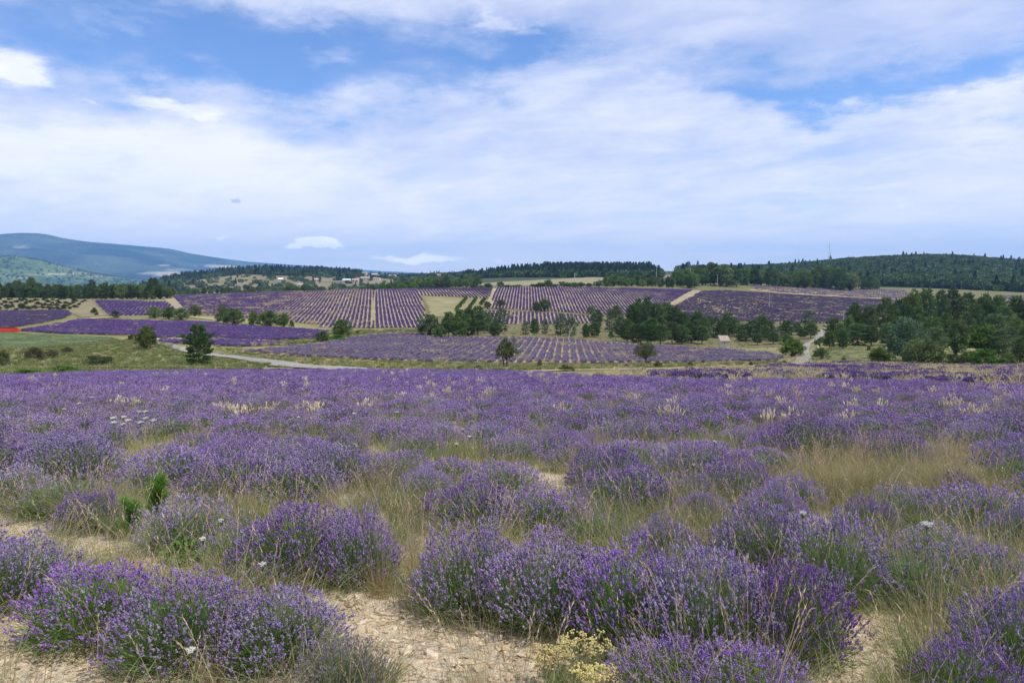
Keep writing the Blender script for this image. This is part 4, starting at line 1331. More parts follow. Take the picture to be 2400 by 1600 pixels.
PATHS = [[(-80, 1200), (0, 1212), (170, 1240), (330, 1275), (530, 1350), (480, 1385), (300, 1325), (100, 1285), (-80, 1270)],
         [(740, 1370), (900, 1375), (1060, 1435), (1270, 1490), (1450, 1600), (1450, 1700), (700, 1700), (760, 1500)],
         [(1910, 1425), (2110, 1425), (2170, 1600), (2170, 1700), (1850, 1700)],
         [(-80, 1400), (90, 1430), (300, 1545), (780, 1575), (780, 1720), (-80, 1720)], [(1270, 1110), (1370, 1110), (1390, 1150), (1270, 1150)]]
PATHS = [[hit(*q)[:2] for q in dense(pp, 3)] for pp in PATHS]


def near_rows():
    rng = np.random.default_rng(77)
    poly = [hit(*p)[:2] for p in dense(P_NEAR, 4)[:-4]] + [(75, 30), (40, -4), (-40, -4), (-50, 30)]
    d, nr = np.array([0.894, -0.447]), np.array([0.447, 0.894])
    U, W = np.meshgrid(np.arange(-110, 110, 0.78), np.arange(-20, 110, 1.36))
    off = 0.3 * fbm(W / 3.0, U / 15, 2)
    P = (U.ravel() + rng.normal(size=U.size) * 0.15)[:, None] * d + (W.ravel() + off.ravel() + rng.normal(size=U.size) * 0.14)[:, None] * nr
    X, Y = P.T
    B = np.array([(a, b, r) for a, b, r in BUSHES])
    Hh = np.array(HOLES)
    k = inside(poly, X, Y) & (Y > 0.5)
    # nothing between the camera and the first rows, nor in the paths seen at the bottom
    infr = np.abs(X / np.maximum(Y, 0.1)) < 0.78
    k &= ~((Y < 4.6) & (infr | (np.abs(X) < 0.72 * np.maximum(Y, 0) + 1.5)))
    for pp in PATHS:
        k &= ~inside(pp, X, Y)
    k &= ~((Y < 3.5) & (np.abs(X) < 5.5))
    RW = np.round((W.ravel() + 20) / 1.36).astype(int)[k]
    X, Y = X[k], Y[k]
    db = np.min(np.hypot(X[:, None] - B[None, :, 0], Y[:, None] - B[None, :, 1]) - B[None, :, 2] * 0.9, 1)
    dh = np.min(np.hypot(X[:, None] - Hh[None, :, 0], Y[:, None] - Hh[None, :, 1]) - Hh[None, :, 2], 1)
    drop = np.clip(0.20 - Y * 0.004, 0.03, 0.2)
    nz = fbm(X / 4, Y / 4, 3)
    k = (db > np.where(Y < 8.6, 0.34, 0.28)) & (dh > 0.0) & (rng.random(len(X)) > drop) & (nz > -0.75)
    X, Y = X[k], Y[k]
    s = rng.normal(1.08, 0.13, len(X)) * np.clip(0.97 + 0.12 * fbm(X / 3, Y / 3, 2), 0.8, 1.15)
    s = np.where(Y < 8.6, s * 0.72, s)
    z = terrain(X, Y)
    vis = (np.abs(X / Y) < 0.70) & (Y > 5)
    order = np.argsort(np.where(vis, Y / s, 1e9))
    ind = order[:250]
    rest = order[250:]
    return X, Y, z, s, ind, rest, rng, RW[k]


X, Y, Z, S, IND, REST, _rng, ROW = near_rows()
_rows = {}
for i in IND:
    fo, fl = (NEAR_BUSH[_rng.choice(4, p=[.4, .35, .15, .1])] if Y[i] < 13.5 else MID_BUSH[_rng.choice(4, p=[.35, .35, .2, .1])])
    e = bpy.data.objects.new('lavender_bush', None)
    COL.objects.link(e)
    e.location = (X[i], Y[i], Z[i] - 0.02)
    e.rotation_euler = (0, 0, _rng.random() * 6.28)
    e.scale = (S[i] * (1 + 0.12 * (Y[i] > 9)), S[i] * (1 + 0.12 * (Y[i] > 9)), S[i] * np.interp(Y[i], [8, 11, 17], [0.95, 0.86, 0.70]))
    tag(e, 'lavender bush', 'lavender bush', 'lavender bushes of the near rows')
    put('foliage', fo, e)
    put('flower_spikes', fl, e, kind='stuff')
    _rows.setdefault(ROW[i], []).append(e)
for _r, _k in enumerate(sorted(_rows)):
    number(_rows[_k], 'lavender bush, %s from the left in the ' + nth(_r + 1) + ' field row counted from the front')
_cl = REST[Y[REST] < 17]
REST = REST[Y[REST] >= 17]
scatter('lavender_plants', np.stack([X[_cl], Y[_cl], Z[_cl] - 0.02], 1), _rng.random(len(_cl)) * 6.28, np.stack([S[_cl] * 1.1, S[_cl] * 1.1, S[_cl] * 0.85], 1),
        MID_ONE, 'mid_clump', 'purple lavender bushes at the sides of the near field')
scatter('lavender_plants', np.stack([X[REST], Y[REST], Z[REST] - 0.02], 1), _rng.random(len(REST)) * 6.28, np.stack([S[REST] * 1.15, S[REST] * 1.15, S[REST] * 0.72], 1),
        FAR_N, 'near_clump', 'purple lavender filling the rest of the near field')

# ---------------------------------------------------------------- grasses, weeds and flowers among the lavender
TUFT_W = {'fescue': (FESCUE, 1.0, 0.50), 'green': (GREENT, 0.9, 0.46), 'straw': (STRAWT, 0.75, 0.75), 'oats': (OATS, 0.8, 0.72), 'plume': (PLUME, 0.75, 0.58), 'brown': (BROWN, 0.9, 0.30), 'dark': (DARKT, 1.1, 0.32)}
TUFT_NAME = {'fescue': 'grass_tuft', 'green': 'grass_tuft', 'straw': 'grass_tuft', 'oats': 'oat_grass', 'plume': 'feather_grass', 'brown': 'dry_weed', 'dark': 'dry_weed'}


def tuft_at(kind, px, base, w, h, label, group=None, loc=None, s=None):
    T, tw, th = TUFT_W[kind]
    if loc is None:
        X, Y, z = hit(px, base)
        sx, sz = w / F * Y / tw, h / F * Y / th
    else:
        X, Y = loc
        z, sx, sz = hz(X, Y), s, s
    bl, hd = T[RNG.integers(0, len(T))]
    e = bpy.data.objects.new(TUFT_NAME[kind], None)
    COL.objects.link(e)
    e.location = (X, Y, z - 0.01)
    e.rotation_euler = (0, 0, RNG.random() * 6.28 if kind != 'oats' else RNG.normal() * 0.25)
    sz = min(max(sz, 0.5), 1.5)
    sx = min(max(sx, 0.8 * sz, 0.5), 1.7)
    e.scale = (sx, sx, sz)
    tag(e, label, 'dry weed' if kind in ('brown', 'dark') else 'grass tuft', group)
    put('blades', bl, e, kind='stuff')
    if hd:
        put('seed_heads', hd, e, kind='stuff')
    return e


for t in [
    ('fescue', 195, 1228, 190, 130, 'olive fescue tuft in front of the greyish bush on the left'),
    ('fescue', 265, 1240, 150, 110, 'fine dry grass tuft just left of the pine seedlings'),
    ('straw', 80, 1212, 110, 120, 'thin straw stalks at the left above the stony strip'),
    ('straw', 330, 1120, 120, 130, 'dry grass tuft between the rounded bush and the violet bank'),
    ('straw', 570, 1235, 110, 160, 'brown stalks rising in front of the long violet bank'),
    ('straw', 770, 1190, 100, 110, 'dry stalks at the right end of the violet bank'),
    ('fescue', 870, 1200, 170, 110, 'olive tuft behind the bright rounded bush'),
    ('green', 955, 1235, 130, 140, 'tall green-yellow tuft left of the pair of bushes'),
    ('straw', 985, 1370, 120, 210, 'tall straw stalks between the bright bush and the biggest clump'),
    ('straw', 890, 1400, 110, 190, 'thin brown stalks standing before the bright rounded bush'),
    ('oats', 1010, 1440, 150, 200, 'oat grass leaning right over the biggest clump'),
    ('oats', 960, 1425, 110, 150, 'oat grass with drooping heads at the edge of the bare path'),
    ('straw', 730, 1375, 80, 170, 'three slender stalks left of the bright bush'),
    ('green', 880, 1630, 230, 150, 'green grass tuft at the bottom edge left of the bare path'),
    ('dark', 800, 1625, 150, 110, 'dark withered grass at the bottom edge beside the dead bush'),
    ('green', 2170, 1600, 210, 190, 'big green and straw grass tuft on the right bare soil'),
    ('green', 2110, 1640, 170, 160, 'grass tuft low at the bottom right'),
    ('straw', 1500, 1600, 120, 170, 'pale oat stalks in front of the biggest clump'),
    ('straw', 1760, 1600, 90, 190, 'few tall pale stalks before the right half of the biggest clump'),
    ('green', 1520, 1290, 110, 60, 'yellow-green low tuft behind the biggest clump'),
    ('green', 1690, 1310, 150, 70, 'yellow-green tuft between two lavender clumps'),
    ('green', 1440, 1265, 100, 60, 'small green tuft beside the domed bush'),
    ('fescue', 1635, 1215, 110, 125, 'straw-green tuft right of the domed bush'),
    ('straw', 1760, 1200, 120, 110, 'dry stalks through the lavender right of centre'),
    ('fescue', 1965, 1190, 170, 130, 'long golden grass, front left of the right dry patch'),
    ('fescue', 2040, 1140, 170, 110, 'long golden grass, middle of the right dry patch'),
    ('fescue', 2160, 1190, 190, 110, 'arching golden grass, front right of the right dry patch'),
    ('straw', 1930, 1120, 150, 100, 'dry stalks, back left of the right dry patch'),
    ('straw', 2070, 1095, 150, 80, 'dry stalks, back of the right dry patch'),
    ('straw', 2230, 1130, 140, 100, 'pinkish dry stalks beside the rusty plant'),
    ('fescue', 2230, 1100, 140, 80, 'pale tuft behind the pinkish stalks'),
    ('straw', 2350, 1180, 120, 100, 'dry stalks near the right edge'),
    ('brown', 2312, 1085, 70, 50, 'rusty orange dried plant on the right'),
    ('straw', 1335, 1135, 110, 90, 'straw tuft by the small bare patch in the centre'),
    ('straw', 1200, 1120, 120, 110, 'rusty stalks in front of a centre bush'),
    ('fescue', 1090, 1080, 120, 70, 'dry tuft right of the dark rounded bush'),
    ('straw', 905, 1030, 110, 70, 'dry grass before the feather grasses'),
    ('fescue', 600, 1040, 150, 60, 'dry brushy tuft above the green weeds'),
    ('straw', 460, 1050, 120, 80, 'dry grass behind the violet bank'),
    ('fescue', 60, 1180, 150, 90, 'olive tuft at the left edge'),
    ('straw', 1980, 1330, 60, 120, 'pale silvery stalks right of the white umbel'),
    ('straw', 1800, 1570, 60, 250, 'single tall pale stalk before the right bushes'),
    ('straw', 500, 1600, 60, 150, 'broken straw standing against the bottom left clump'),
    ('green', 1340, 1630, 170, 130, 'thin green grass under the yellow flowers'),
    ('straw', 1120, 1620, 130, 120, 'wispy stalks on the bare path at the bottom'),
]:
    tuft_at(*t)

_g = np.random.default_rng(9)
_gt = []
for i in range(26):
    px, py = _g.uniform(1890, 2270), _g.uniform(1075, 1195)
    _gt.append(tuft_at(['fescue', 'fescue', 'straw'][i % 3], px, py, 140 * (py - 850) / 300, 105 * (py - 850) / 300, 'golden grass', 'golden grass of the right dry patch'))
number(_gt, 'golden grass tuft in the right dry patch, %s from the left of the crowd')
_gt = []
for i in range(34):
    px, py = [(590, 1235), (1560, 1240), (1680, 1260), (1730, 1290), (1420, 1240), (1660, 1225), (1500, 1250), (930, 1250), (900, 1290), (1000, 1310), (2240, 1330), (2170, 1380), (2340, 1360), (2060, 1290), (2200, 1260), (2380, 1250), (290, 1245), (60, 1195), (560, 1260), (960, 1190), (840, 1220), (1390, 1210), (2000, 1260), (1580, 1280), (130, 1200), (240, 1200), (1090, 1170), (1020, 1200), (1440, 1280), (1620, 1290), (2330, 1450), (2250, 1440), (1180, 1230), (1340, 1240)][i]
    _gt.append(tuft_at(['green', 'fescue', 'green', 'straw'][i % 4], px, py + 12, 150 * (py - 850) / 400, 100 * (py - 850) / 400, 'grass', 'grass between the first clumps'))
number(_gt, 'grass tuft filling a gap between the first clumps, %s from the left')
_gt = []
for i in range(40):
    px, py = _g.uniform(20, 1850), _g.uniform(1010, 1150)
    _gt.append(tuft_at(['fescue', 'green', 'straw', 'green'][i % 4], px, py, 120 * (py - 830) / 300, 85 * (py - 830) / 300, 'dry grass', 'dry grass between the middle rows'))
number(_gt, 'dry grass tuft between the middle rows, %s from the left')

plumes = [(278, 962), (316, 967), (540, 992), (587, 997), (633, 990), (740, 990), (715, 985), (857, 975), (286, 905), (138, 908), (388, 924), (1317, 992), (1475, 950), (1577, 965), (1583, 1002), (1832, 965), (1797, 1010), (1853, 1008), (1985, 1013),
          (1996, 974), (2067, 974), (2215, 972), (2240, 975), (2271, 995), (2300, 998), (1707, 914), (1804, 943), (2233, 953), (1863, 920), (1690, 925), (1560, 1000), (560, 1000), (520, 985), (940, 948), (1050, 930)]
_pl = []
for px, py in plumes:
    _pl.append(tuft_at('plume', px, py + 8, 1.5 * min(max(48 * (py - 860) / 130, 13), 52), min(max(48 * (py - 860) / 130, 13), 52), 'pale feather grass standing out of the purple lavender field', 'feather grasses in the near field'))
number(_pl, 'pale feather grass in the purple field, %s from the left of the larger tufts')


def ind_grass():
    """more feather grass scattered thinly over the field, and low grass between the bushes"""
    rng = np.random.default_rng(5)
    n = 700
    Y = 20 + 58 * rng.random(n) ** 0.8
    X = Y * rng.uniform(-0.8, 0.8, n)
    poly = [hit(*p)[:2] for p in dense(P_NEAR, 3)[:-3]] + [(60, 8), (-60, 8)]
    nz = fbm(X / 7, Y / 7, 3) + 0.5 * (X / Y)
    k = inside(poly, X, Y) & (nz > 0.12)
    X, Y = X[k], Y[k]
    scatter('dry_grass', np.stack([X, Y, terrain(X, Y) + 0.08], 1), rng.random(len(X)) * 6.28, 0.45 + 0.4 * rng.random(len(X)), PLUME_ONE, 'plume', 'pale feather grass scattered over the near field')
    n = 5600
    Y = 3.0 + 27 * rng.random(n) ** 1.0
    X = Y * rng.uniform(-0.85, 0.85, n)
    path = fbm(X / 1.1 + 3, Y / 1.1, 2)
    bare = np.zeros(n, bool)
    for pp in PATHS:
        bare |= inside(pp, X, Y)
    k = np.where(bare, (rng.random(n) < 0.16) & (path > 0), (path > -0.55) | (Y > 7))
    X, Y = X[k], Y[k]
    scatter('grass', np.stack([X, Y, terrain(X, Y)], 1), rng.random(len(X)) * 6.28, 0.55 + 0.75 * rng.random(len(X)), SPARSE, 'sparse', 'thin grass between the lavender bushes')


ind_grass()


def seedling(px, base, w, h, label):
    X, Y, z = hit(px, base)
    rng = np.random.default_rng(int(px))
    st, nd = MB(), MB()
    Hm, Wm = h / F * Y, w / F * Y
    tube(st, [(0, 0, -.02), (0.01, 0, Hm * .5), (0, 0, Hm * .85)], [0.008, 0.006, 0.003], 6, (0.16, 0.11, 0.06))
    for k in range(16):
        a, f = rng.random() * 6.28, 0.25 + 0.75 * k / 15
        p0 = np.array([0, 0, Hm * 0.8 * f])
        d = unit(np.array([math.cos(a), math.sin(a), 1.1 + f]))
        L = Wm * 0.42 * (1.15 - 0.5 * f)
        tube(st, [p0, p0 + d * L], [0.004, 0.002], 4, (0.16, 0.12, 0.06), cap=False)
        m = 130
        t = rng.random((m, 1))
        c = np.array((0.085, 0.19, 0.035)) * (1 - t) + np.array((0.145, 0.28, 0.055)) * t
        rhombs(nd, p0 + d * L * t, d * 0.9 + rng.normal(size=(m, 3)) * 0.42 + np.array([0, 0, .25]), 0.085 * (0.7 + .5 * rng.random(m)), 0.0045, c, rng)
    e = tag(bpy.data.objects.new('pine_seedling', None), label, 'pine seedling')
    COL.objects.link(e)
    e.location = (X, Y, z)
    put('stem', st.mesh('stem', M_BARK), e)
    put('needles', nd.mesh('needles', M_PLANT), e, kind='stuff')


seedling(372, 1240, 120, 118, 'bright green pine seedling, the taller of two on the left')
seedling(308, 1268, 105, 92, 'small pale green pine seedling left of the taller one')


def weed(px, base, w, h, label, flowers=0, cols=((0.06, 0.13, 0.025), (0.13, 0.22, 0.05))):
    X, Y, z = hit(px, base)
    rng = np.random.default_rng(int(px) + 1)
    Wm, Hm = w / F * Y, h / F * Y
    lf = MB()
    n = 520
    a = rng.random(n) * 6.28
    r = np.sqrt(rng.random(n))
    P = np.stack([r * np.cos(a) * Wm / 2, r * np.sin(a) * Wm / 2, Hm * (0.15 + 0.85 * rng.random(n)) * (1 - 0.6 * r ** 2)], 1)
    k = rng.random((n, 1))
    rhombs(lf, P, rng.normal(size=(n, 3)) + np.array([0, 0, 0.2]), 0.055 * (0.6 + 0.7 * rng.random(n)), 0.042, (np.array(cols[0]) * (1 - k) + np.array(cols[1]) * k), rng)
    b = P[:80] * np.array([0.1, 0.1, 0])
    ribbons(lf, np.stack([b, (b + P[:80]) / 2 + np.array([0, 0, .03]), P[:80]], 1), 0.005, (0.10, 0.14, 0.05), rng)
    e = tag(bpy.data.objects.new('leafy_weed', None), label, 'weed')
    COL.objects.link(e)
    e.location = (X, Y, z)
    put('leaves', lf.mesh('leaves', M_PLANT), e, kind='stuff')
    if flowers:
        fm = MB()
        p = P[:flowers] * np.array([0.9, 0.9, 0]) + np.array([0, 0, Hm * 1.05])
        diamonds(fm, p, np.tile([0, 0, 1.0], (flowers, 1)), 0.02, 0.03, (0.62, 0.62, 0.50), rng)
        put('flowers', fm.mesh('flowers', M_PLANT), e, kind='stuff')


weed(560, 1072, 110, 50, 'bright green weed patch left of the leafy bramble')
weed(670, 1090, 110, 50, 'leafy bramble with pale flowers behind the violet bank', 30)
weed(735, 1080, 90, 62, 'tallest bright green weed behind the violet bank')
weed(800, 1095, 110, 45, 'grey-green weed with cream flowers right of the bramble', 50, ((0.10, 0.14, 0.06), (0.2, 0.25, 0.13)))
weed(430, 1318, 90, 60, 'dark bramble leaves at the foot of the grey bush')
weed(1765, 1050, 80, 40, 'green weed patch in the field right of centre')
weed(2150, 1262, 70, 40, 'fresh green weed below the large umbel on the right')
weed(1250, 1000, 90, 30, 'green patch between far bushes in the centre')


def umbel(px, py, wpx, label, h=0.62, col=(0.68, 0.68, 0.65), group=None, stem=True):
    X, Y = hit_h(px, py, h)
    z = hz(X, Y)
    rng = np.random.default_rng(int(px * 3 + py))
    Wm = max(0.035, wpx / F * Y)
    st, hd = MB(), MB()
    tube(st, [(0.06, 0.02, 0), (0.02, 0, h * .55), (0, 0, h - 0.04)], [0.004, 0.003, 0.002], 5, (0.14, 0.19, 0.07))
    n = 16
    a = np.arange(n) * 2.4
    r = np.sqrt((np.arange(n) + 0.4) / n) * Wm / 2
    for i in range(n):
        p = np.array([r[i] * math.cos(a[i]), r[i] * math.sin(a[i]), h + 0.006 * math.cos(i) - 0.15 * r[i]])
        tube(st, [(0, 0, h - 0.045), p], [0.0015, 0.001], 3, (0.16, 0.22, 0.09), cap=False)
        m = 7
        q = p + rng.normal(size=(m, 3)) * np.array([Wm * .07, Wm * .07, 0.003])
        diamonds(hd, q, np.tile([0, 0, 1.0], (m, 1)) + rng.normal(size=(m, 3)) * .2, Wm * 0.06 + .003, Wm * 0.13, np.array(col) * (0.85 + .2 * rng.random((m, 1))), rng)
    e = tag(bpy.data.objects.new('wild_carrot', None), label, 'wild carrot', group)
    COL.objects.link(e)
    e.location = (X, Y, z)
    put('stem', st.mesh('stem', M_PLANT), e)
    put('umbel', hd.mesh('umbel', M_PLANT), e, kind='stuff')
    return e


for u in [(1882, 1204, 15, 'small white umbel above the lavender right of centre'), (2172, 1228, 27, 'large white umbel over the lavender on the right'),
          (518, 1219, 13, 'white flower head in the grey bush left of the bright one'), (475, 1262, 15, 'white flower head low in the grey bush by the seedlings'),
          (615, 1322, 17, 'white flower head leaning at the foot of the bright bush'), (448, 1527, 15, 'lilac-white scabious before the bottom left clump')]:
    umbel(u[0], u[1], u[2], u[3], 0.5 if u[1] > 1210 else 0.66)
_um = []
for (px, py) in [(265, 979), (267, 989), (290, 976), (300, 984), (327, 964), (341, 979), (329, 989), (360, 984), (341, 963), (288, 993)]:
    _um.append(umbel(px, py, 13, 'white umbel in the cluster of wild carrots at the left', 0.75, group='cluster of wild carrots at the left'))
number(_um, 'white umbel, %s from the left in the cluster of wild carrots')
_um = []
for (px, py) in [(215, 930), (150, 958), (185, 945), (700, 977), (830, 968), (1085, 1005), (1100, 1022), (1070, 1040), (1675, 1035), (1625, 1090), (1555, 1050), (930, 965)]:
    _um.append(umbel(px, py, 9, 'tiny white umbel', 0.66, group='scattered small umbels'))
number(_um, 'tiny white umbel alone in the lavender, %s from the left of the scattered ones')


def helichrysum(px, base, w, h, label, seed):
    X, Y, z = hit(px, base)
    rng = np.random.default_rng(seed)
    Wm, Hm = w / F * Y, h / F * Y
    st, hd = MB(), MB()
    n = 46
    a, r = rng.random(n) * 6.28, np.sqrt(rng.random(n)) * Wm / 2
    tip = np.stack([r * np.cos(a), r * np.sin(a) * 0.7, Hm * (0.65 + 0.4 * rng.random(n))], 1)
    b = tip * np.array([0.35, 0.35, 0])
    ribbons(st, np.stack([b, (b * .6 + tip * .4), tip], 1), 0.004, np.array((0.30, 0.33, 0.22)), rng)
    m = 420
    i = rng.integers(0, n, m)
    p = b[i] + (tip[i] - b[i]) * (0.05 + 0.6 * rng.random((m, 1)))
    rhombs(st, p, rng.normal(size=(m, 3)) + np.array([0, 0, .8]), 0.03, 0.004, np.array((0.28, 0.31, 0.20)) * (0.8 + 0.4 * rng.random((m, 1))), rng)
    for k in range(9):
        q = tip + rng.normal(size=(n, 3)) * np.array([0.012, 0.012, 0.006])
        diamonds(hd, q, np.tile([0, 0, 1.0], (n, 1)) + rng.normal(size=(n, 3)) * .3, 0.013, 0.014, np.array((0.70, 0.60, 0.24)) * (0.75 + 0.4 * rng.random((n, 1))), rng)
    e = tag(bpy.data.objects.new('everlasting_plant', None), label, 'yellow flowers')
    COL.objects.link(e)
    e.location = (X, Y, z)
    put('stems', st.mesh('stems', M_PLANT), e, kind='stuff')
    put('flower_heads', hd.mesh('flower_heads', M_PLANT), e, kind='stuff')


helichrysum(1375, 1585, 135, 95, 'yellow everlasting flowers on silvery stems in front of the biggest clump', 1)
helichrysum(1300, 1610, 110, 95, 'lower tuft of pale yellow everlasting flowers at the path edge', 2)
helichrysum(1395, 1650, 110, 90, 'yellow everlasting flowers at the very bottom edge', 3)


# ---------------------------------------------------------------- stones
def stone_mesh(seed):
    import bmesh
    rng = np.random.default_rng(seed)
    bm = bmesh.new()
    for p in unit(rng.normal(size=(13, 3))) * (0.75 + 0.3 * rng.random((13, 1))):
        bm.verts.new((p[0] * 0.5, p[1] * 0.36, max(p[2], -0.5) * 0.20))
    r = bmesh.ops.convex_hull(bm, input=bm.verts)
    bmesh.ops.delete(bm, geom=[g for g in set(r['geom_interior'] + r['geom_unused']) if isinstance(g, bmesh.types.BMVert)], context='VERTS')
    me = bpy.data.meshes.new('stone')
    bm.to_mesh(me)
    bm.free()
    return me


def stone_mat():
    m, t = new_mat('stone')
    oi = t.n.new('ShaderNodeObjectInfo')
    tc = t.n.new('ShaderNodeTexCoord')
    n = t.noise(tc.outputs['Object'], 5.0, 5, 0.6)
    c = t.mix(oi.outputs['Random'], (0.44, 0.335, 0.21), (0.62, 0.52, 0.38))
    c = t.mix(t.ss(n, 0.35, 0.75), c, t.mix(1.0, c, (0.75, 0.72, 0.70), 'MULTIPLY'))
    finish(t, principled(t, c, 0.9, n, 0.5, 0.01, 0.15))
    return m


M_ST = stone_mat()
STONES = [stone_mesh(400 + i) for i in range(9)]
for _m in STONES:
    _m.materials.append(M_ST)


def stones():
    rng = np.random.default_rng(12)
    zones = [([(-60, 1430), (60, 1430), (120, 1520), (260, 1560), (420, 1590), (420, 1680), (-60, 1680)], 1.0), ([(20, 1230), (160, 1255), (300, 1290), (480, 1340), (300, 1330), (60, 1265)], 0.8),
             ([(760, 1390), (900, 1400), (1060, 1450), (1250, 1500), (1350, 1600), (1100, 1680), (900, 1640), (840, 1500)], 1.0), ([(1950, 1440), (2080, 1440), (2120, 1560), (2080, 1680), (1930, 1680), (1900, 1560)], 1.0),
             ([(1400, 1540), (2000, 1600), (2000, 1680), (1300, 1680)], 0.7)]
    pts = []
    for zpx, wt in zones:
        poly = [hit(*p)[:2] for p in dense(zpx, 3)]
        P = np.array(poly)
        n = 9000
        x, y = rng.uniform(P[:, 0].min(), P[:, 0].max(), n), rng.uniform(P[:, 1].min(), P[:, 1].max(), n)
        k = inside(poly, x, y)
        area = k.mean() * np.prod(P.max(0) - P.min(0))
        m = int(area * 900 * wt)
        x, y = x[k][:m], y[k][:m]
        pts.append(np.stack([x, y], 1))
    P = np.concatenate(pts)
    sz = 0.012 + 0.022 * rng.random(len(P)) ** 2 + 0.06 * (rng.random(len(P)) < 0.13) * rng.random(len(P))
    show = sz / P[:, 1]
    order = np.argsort(-show)
    z = terrain(P[:, 0], P[:, 1])
    for i in order[:300]:
        o = put('stone', STONES[rng.integers(0, 9)], ground, (P[i, 0], P[i, 1], z[i] + sz[i] * 0.04), rng.random() * 6.28, (sz[i] * 1.7, sz[i] * 1.7, sz[i] * 1.6))
        o.rotation_euler = (rng.normal() * 0.22, rng.normal() * 0.22, rng.random() * 6.28)
    r = order[300:]
    n = len(r)
    xs, ys = rng.uniform(-7, 7, 5000), rng.uniform(2.4, 10, 5000)
    s2 = 0.009 + 0.02 * rng.random(5000) ** 2
    Pn = np.concatenate([np.stack([P[r, 0], P[r, 1], z[r]], 1), np.stack([xs, ys, terrain(xs, ys)], 1)])
    sc = np.concatenate([sz[r] * 1.7, s2 * 1.7])
    scatter('gravel', Pn, rng.random(len(Pn)) * 6.28, sc, STONES, 'gravel', 'small limestone chips on the bare soil', tilt=rng.normal(size=(len(Pn), 2)) * 0.3)


stones()


def litter():
    """broken straw, dead twigs and fallen heads lying on the bare soil"""
    rng = np.random.default_rng(66)
    T = []
    for k in range(4):
        mb = MB()
        n = 16
        P = np.stack([rng.normal(size=n) * 0.10, rng.normal(size=n) * 0.10, 0.004 + 0.012 * rng.random(n)], 1)
        a = rng.random(n) * 6.28
        c = np.array([(0.42, 0.34, 0.21), (0.22, 0.16, 0.10), (0.34, 0.26, 0.16)])[rng.integers(0, 3, n)]
        rhombs(mb, P, np.stack([np.cos(a), np.sin(a), rng.normal(size=n) * 0.12], 1), 0.03 + 0.08 * rng.random(n), 0.004, c, rng)
        T.append(mb.mesh('straw_litter', M_GRASS))
    n = 2400
    Y = 2.5 + 6.5 * rng.random(n)
    X = Y * rng.uniform(-0.8, 0.8, n)
    scatter('litter', np.stack([X, Y, terrain(X, Y)], 1), rng.random(n) * 6.28, 0.7 + 0.7 * rng.random(n), T, 'litter', 'broken straw and twigs lying on the soil')


litter()

# ---------------------------------------------------------------- trees and shrubs
_far = np.geomspace(540, 1700, 700)


def hit_far(px, py, y0=540):
    """the land beyond the hillside's crest"""
    a, b = ray(px, py)
    ys = _far[_far >= y0]
    g = CAMZ + b * ys - terrain(a * ys, ys)
    k = int(np.argmax(g < 0))
    Y = float(ys[k]) if g[k] < 0 else float(ys[-1])
    return a * Y, Y, hz(a * Y, Y)


KIND = {'pine': (PINE, 'pine_tree', 'pine tree', 0.62), 'pale_pine': (PALE_PINE, 'pine_tree', 'pine tree', 0.60), 'lone': (LONE, 'pine_tree', 'pine tree', 0.80),
        'oak': (OAK, 'broadleaf_tree', 'tree', 0.95), 'light': (LIGHT[:1], 'broadleaf_tree', 'tree', 0.95), 'wide': (LIGHT[1:], 'broadleaf_tree', 'tree', 1.5),
        'olive': (OLIVE_TREE, 'broadleaf_tree', 'tree', 0.95), 'almond': (ALMOND[:1], 'almond_tree', 'tree', 0.95), 'almond2': (ALMOND[1:], 'almond_tree', 'tree', 1.1),
        'willow': (WILLOW, 'willow_tree', 'tree', 0.95), 'shrub': (SHRUB[:2], 'shrub', 'shrub', 1.6), 'brown_shrub': (SHRUB[2:3], 'shrub', 'shrub', 1.5), 'green_shrub': (SHRUB[3:], 'shrub', 'shrub', 1.4),
        'orchard': (ORCHARD, 'orchard_tree', 'tree', 1.5), 'cypress': (CYPRESS, 'cypress_tree', 'tree', 0.26)}
TREES = 0
_bylab = {}


def tree(kind, px, base, top, w, label, group=None, Y=None, far=None):
    global TREES
    T, nm, cat, tw = KIND[kind]
    if Y is not None:
        a = ray(px, 690)[0]
        X, z = a * Y, hz(a * Y, Y)
    elif far:
        X, Y, z = hit_far(px, base, far)
    else:
        X, Y, z = hit(px, base)
    H = CAMZ + Y * ray(px, top)[1] - z
    if H < 0.4:
        return None
    H = min(H, 19)
    sw = (w / F * Y / tw) if w else H * RNG.uniform(0.85, 1.15)
    cr, tr = T[RNG.integers(0, len(T))]
    e = bpy.data.objects.new(nm, None)
    COL.objects.link(e)
    e.location = (X, Y, z - 0.03 * H * 0.5)
    e.rotation_euler = (0, 0, RNG.random() * 6.28)
    e.scale = (sw, sw, H * 1.02)
    tag(e, label, cat, group)
    put('crown', cr, e)
    put('trunk', tr, e)
    TREES += 1
    if group:
        _bylab.setdefault(label, []).append(e)
    return e


